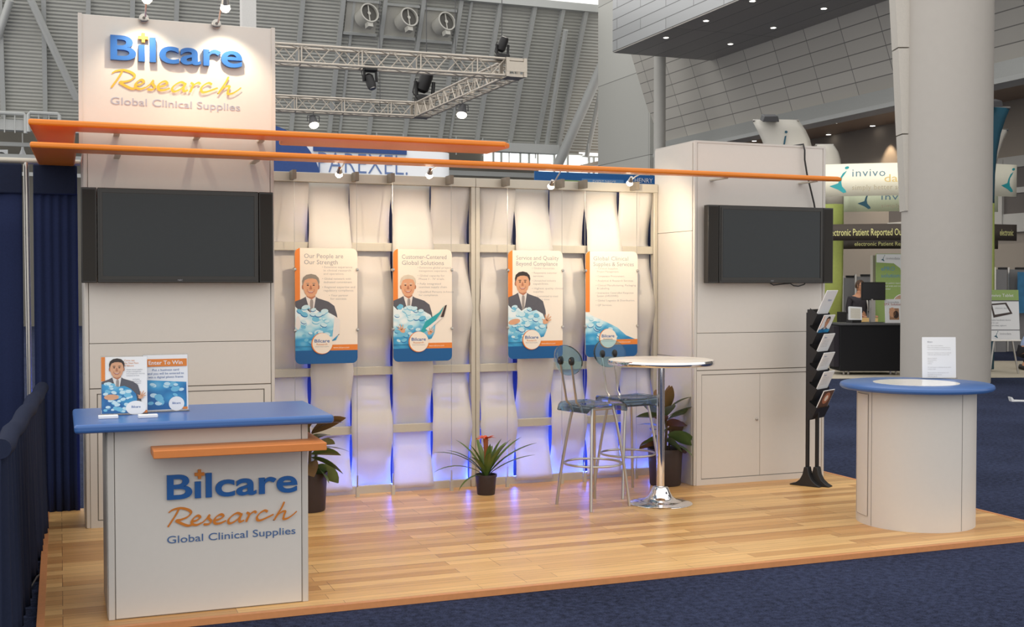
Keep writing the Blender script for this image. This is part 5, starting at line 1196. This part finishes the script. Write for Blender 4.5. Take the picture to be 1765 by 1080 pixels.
swirl(q, w*.26, h*.03, h*.14, .004, TEALD); q.text('invivodata', w*.4, h*.1, .05, .004, GREYT); q.build('print', r)
# white handset on the carpet
a = P(1757, 690, z=-.02); q = MB(frame((a.x, a.y, -.03), RGT, (0, 0, 1))); q.prism([(-.12, .0), (.12, .0), (.12, .012), (-.09, .02), (-.12, .06), (-.14, .06)], -.05, .05, PAPER); q.build('paper_scrap', cat='paper', label='folded white paper lying on the navy carpet at the right edge')

# ================================================================ people
def skin_mesh(name, parent, chains, mat, sub=2, loc=(0, 0, 0)):
    """chains: list of [(co, radius), ...]; the first vertex of the first chain is the root; chains join where they share a coordinate"""
    idx = {}; vs = []; rs = []; es = []
    for ch in chains:
        prev = None
        for co, rad in ch:
            k = tuple(round(c, 4) for c in co)
            if k not in idx: idx[k] = len(vs); vs.append(Vector(co)); rs.append(rad)
            i = idx[k]
            if prev is not None and prev != i: es.append((prev, i))
            prev = i
    me = bpy.data.meshes.new(name); o = bpy.data.objects.new(name, me); COL.objects.link(o); o.parent = parent
    me.from_pydata(vs, es, []); me.materials.append(mat)
    md = o.modifiers.new('skin', 'SKIN'); md.use_smooth_shade = True
    for i, v in enumerate(me.skin_vertices[0].data): v.radius = rs[i] if isinstance(rs[i], tuple) else (rs[i], rs[i]); v.use_root = (i == 0)
    sb = o.modifiers.new('smooth', 'SUBSURF'); sb.levels = sub; sb.render_levels = sub
    WORLD_LOC[o.name] = WORLD_LOC[parent.name]; return o
def head_mesh(parent, c, facing, skin, hair):
    """egg shaped head with brow, nose, ears, mouth, hair cap; facing = unit vector"""
    f = Vector(facing).normalized(); s = f.cross(Vector((0, 0, 1))).normalized(); up = s.cross(f); c = Vector(c)
    def T(a, b, d): return tuple(c+s*a+f*b+up*d)
    q = MB(); vs = []; n, m_ = 20, 14
    for i in range(m_+1):
        th = math.pi*i/m_; z = .118*math.cos(th); rr = math.sin(th)
        for k in range(n):
            g = 2*math.pi*k/n; x, y = .074*rr*math.cos(g), .094*rr*math.sin(g)
            if z < 0: x *= 1+.9*z*1.6; y = y*(1+z*1.2) + (-.012*z/.118 if y > 0 else 0)
            vs.append(T(x, y, z))
    q.add(vs, [(i*n+k, i*n+(k+1) % n, (i+1)*n+(k+1) % n, (i+1)*n+k) for i in range(m_) for k in range(n)], skin, True)
    q.add([T(-.006, .088, .02), T(.006, .088, .02), T(.016, .090, -.028), T(-.016, .090, -.028), T(0, .115, -.024)], [(0, 1, 4), (1, 2, 4), (2, 3, 4), (3, 0, 4)], skin, True)
    for k in (-1, 1):
        q.add([T(k*.072, -.012, .025), T(k*.088, -.024, .028), T(k*.088, -.022, -.022), T(k*.072, -.008, -.032)], [(0, 1, 2, 3)], skin)
        q.add([T(k*.018, .0895, .014), T(k*.044, .082, .014), T(k*.044, .0815, .024), T(k*.018, .089, .024)], [(0, 1, 2, 3)], EYE)
    q.add([T(-.024, .083, -.06), T(.024, .083, -.06), T(.018, .084, -.052), T(-.018, .084, -.052)], [(0, 1, 2, 3)], MOUTH)
    hd = q.build('head', parent)
    q = MB(); vs = []
    for i in range(9):
        th = math.pi*.62*i/8
        for k in range(n):
            g = 2*math.pi*k/n; front = math.sin(g)
            t2 = min(th, math.pi*(.30 if front > .3 else .62)); z = .126*math.cos(t2); rr = math.sin(t2)
            vs.append(T(.081*rr*math.cos(g), .100*rr*math.sin(g)-.006, z+.004))
    q.add(vs, [(i*n+k, i*n+(k+1) % n, (i+1)*n+(k+1) % n, (i+1)*n+k) for i in range(8) for k in range(n)], hair, True); q.build('hair', parent)
SK = M('skin_tone', srgb(206, 150, 118), .5, var=.05); BH = M('brown_hair', srgb(84, 62, 48), .7, var=.15); SU = M('dark_suit_cloth', srgb(58, 54, 62), .8, var=.1); WS = M('white_shirt_cloth', srgb(226, 222, 218), .7); LB = M('light_blue_shirt', srgb(164, 184, 226), .75, var=.06); BP = M('black_trousers', srgb(28, 26, 32), .85)
def fingers(h, d, s, rad=.009):
    d = Vector(d).normalized(); s = Vector(s).normalized(); h = Vector(h); out = []
    for k, L in enumerate((.07, .085, .08, .06)):
        b = h+d*.05+s*(.026-.0175*k); dn = Vector((0, 0, -.35)); out.append([(tuple(h), .03), (tuple(h+d*.045+s*(.024-.016*k)), .012), (tuple(b+d*L*.5), rad), (tuple(b+(d+dn).normalized()*L), rad*.8)])
    out.append([(tuple(h), .03), (tuple(h+s*.04+d*.02), .012), (tuple(h+s*.058+d*.055), .009)]); return out
# suited person behind the counter
dp = 23.9; hp = P(1481, 497, d=dp); pl = Vector((hp.x, hp.y, -.022)); zoff = hp.z-1.575
r = thing('person', 'bespectacled person in a dark suit standing behind the black counter', 'person', pl)
u, v = RGT.copy(), FB.copy()
def B(a, b, z): return tuple(u*a+v*b+Vector((0, 0, z+zoff+.022)))
fdir = (u*.8-v*.6)
q = skin_mesh('body', r, [[(B(0, 0, .92), .13), (B(0, 0, 1.1), .125), (B(0, 0, 1.28), .14), (B(0, 0, 1.38), .11), (B(0, 0, 1.44), .055), (B(0, -.01, 1.50), .05), (B(0, -.01, 1.54), .05)]]
    + [[(B(0, 0, .92), .13), (B(k*.1, 0, .86), .095), (B(k*.11, -.01, .48), .06), (B(k*.11, .01, .09), .042), (B(k*.11+.03, -.14, .04), .04)] for k in (-1, 1)]
    + [[(B(0, 0, 1.38), .11), (B(k*.17, 0, 1.36), .06), (B(k*.22, -.02, 1.12), .045), (B(k*.16+.06, -.2, 1.0), .035), (B(k*.11+.1, -.28, 1.02), .03)] for k in (-1, 1)]
    + fingers(B(.21, -.28, 1.02), -v+u*.3, u) + fingers(B(-.01, -.28, 1.02), -v+u*.3, -u), SK)
q = skin_mesh('jacket', r, [[(B(0, 0, .84), (.19, .135)), (B(0, 0, 1.06), (.175, .13)), (B(0, 0, 1.27), (.19, .14)), (B(0, 0, 1.385), (.13, .10)), (B(0, 0, 1.43), .075)]]
    + [[(B(0, 0, 1.385), (.13, .10)), (B(k*.18, 0, 1.365), .075), (B(k*.235, -.02, 1.12), .062), (B(k*.165+.055, -.18, 1.0), .05)] for k in (-1, 1)], SU)
q = skin_mesh('trousers', r, [[(B(0, 0, .93), .15), (B(k*.1, 0, .84), .108), (B(k*.11, -.01, .48), .078), (B(k*.11, .01, .1), .065)] for k in (-1, 1)], BP)
q = MB(); bf = Vector(pl)+Vector((0, 0, zoff+.022)); fd = fdir.normalized(); sd = fd.cross(Vector((0, 0, 1)))
q.add([bf+fd*.165+sd*(-.05)+Vector((0, 0, 1.42)), bf+fd*.165+sd*.05+Vector((0, 0, 1.42)), bf+fd*.19+sd*.01+Vector((0, 0, 1.12)), bf+fd*.19-sd*.01+Vector((0, 0, 1.12))], [(0, 1, 2, 3)], WS); q.build('shirt_front', r, solid=.006)
head_mesh(r, bf+Vector((0, 0, 1.625))+fd*.02, fdir, SK, BH)
q = MB(); hc = bf+Vector((0, 0, 1.64))+fd*.115
for k in (-1, 1): q.tube([hc+sd*(k*.035)+(sd*math.cos(g)*.024+Vector((0, 0, 1))*math.sin(g)*.018) for g in [2*math.pi*j/12 for j in range(12)]], .003, BLACK, 5, closed=True); q.tube([hc+sd*(k*.058), hc+sd*(k*.08)-fd*.12], .003, BLACK, 5)
q.tube([hc-sd*.012, hc+sd*.012], .003, BLACK, 5); q.build('glasses', r)
# crouching person at the right edge
g0 = P(1763, 637, z=-.022); r = thing('person', 'person in a light blue shirt and black trousers crouching at the right edge', 'person', g0)
def B(a, b, z): return tuple(u*a+v*b+Vector((0, 0, z)))
def Bk(z): return z
skin_mesh('body', r, [[(B(.12, .1, .30), .14), (B(.14, .05, .52), .13), (B(.2, -.04, .70), .14), (B(.26, -.1, .82), .10), (B(.32, -.14, .87), .05), (B(.36, -.16, .90), .05)]]
    + [[(B(.12, .1, .30), .14), (B(.12+k*.1, .02, .34), .1), (B(.3+k*.1, -.28, .42), .065), (B(.08+k*.1, -.05, .09), .05), (B(.2+k*.1, -.2, .045), .042)] for k in (-1, 1)]
    + [[(B(.26, -.1, .82), .10), (B(.24+k*.17, -.1, .78), .06), (B(.34+k*.18, -.22, .58), .045), (B(.45+k*.1, -.38, .46), .034)] for k in (-1, 1)]
    + fingers(B(.55, -.38, .46), u-v, v) + fingers(B(.35, -.38, .46), u-v, -v), SK)
skin_mesh('shirt', r, [[(B(.1, .1, .33), (.17, .15)), (B(.14, .05, .52), (.17, .145)), (B(.2, -.04, .70), (.18, .15)), (B(.26, -.1, .82), (.13, .10)), (B(.31, -.13, .865), .07)]]
    + [[(B(.26, -.1, .82), (.13, .10)), (B(.24+k*.17, -.1, .78), .078), (B(.34+k*.18, -.22, .58), .06), (B(.42+k*.12, -.33, .50), .05)] for k in (-1, 1)], LB)
skin_mesh('trousers', r, [[(B(.1, .12, .26), .16), (B(.12+k*.1, .02, .33), .12), (B(.3+k*.1, -.28, .42), .085), (B(.09+k*.1, -.06, .13), .07)] for k in (-1, 1)], BP)
q = MB()
for k in (-1, 1):
    q.tube([Vector(g0)+Vector(B(.04+k*.1, -.0, .06)), Vector(g0)+Vector(B(.12+k*.1, -.1, .05)), Vector(g0)+Vector(B(.24+k*.1, -.24, .04))], [.05, .055, .04], BLACK, 12)
q.build('shoes', r)
head_mesh(r, Vector(g0)+Vector(B(.40, -.18, 1.0)), (u-v*.6), SK, BH)
# small hall fittings at the far left
a = P(4, 267, d=44); q = MB(frame(a, RGT, (0, 0, 1))); q.box((-.4, -.2, -.03), (.2, .2, 0), SIGNW); q.ell(-.05, 0, .17, .11, .01, BLACK, 20); q.build('hall_sign', cat='sign', label='small white sign with a black oval at the far left edge of the hall')
a = P(39, 262, d=44); r = thing('pendant_lamp', 'pale hanging lamp above the tall drapes at the far left', 'lamp', a); q = MB(); q.lathe([(.13, -.3), (.13, -.1), (.05, .1), (.03, .3)], M('lamp_grey', srgb(196, 198, 200), .5), (a.x, a.y, a.z), 16); q.build('shade', r); q = MB(); q.tube([(a.x, a.y, a.z+.28), (a.x, a.y, 7.25)], .02, RIB, 6); q.build('rod', r)
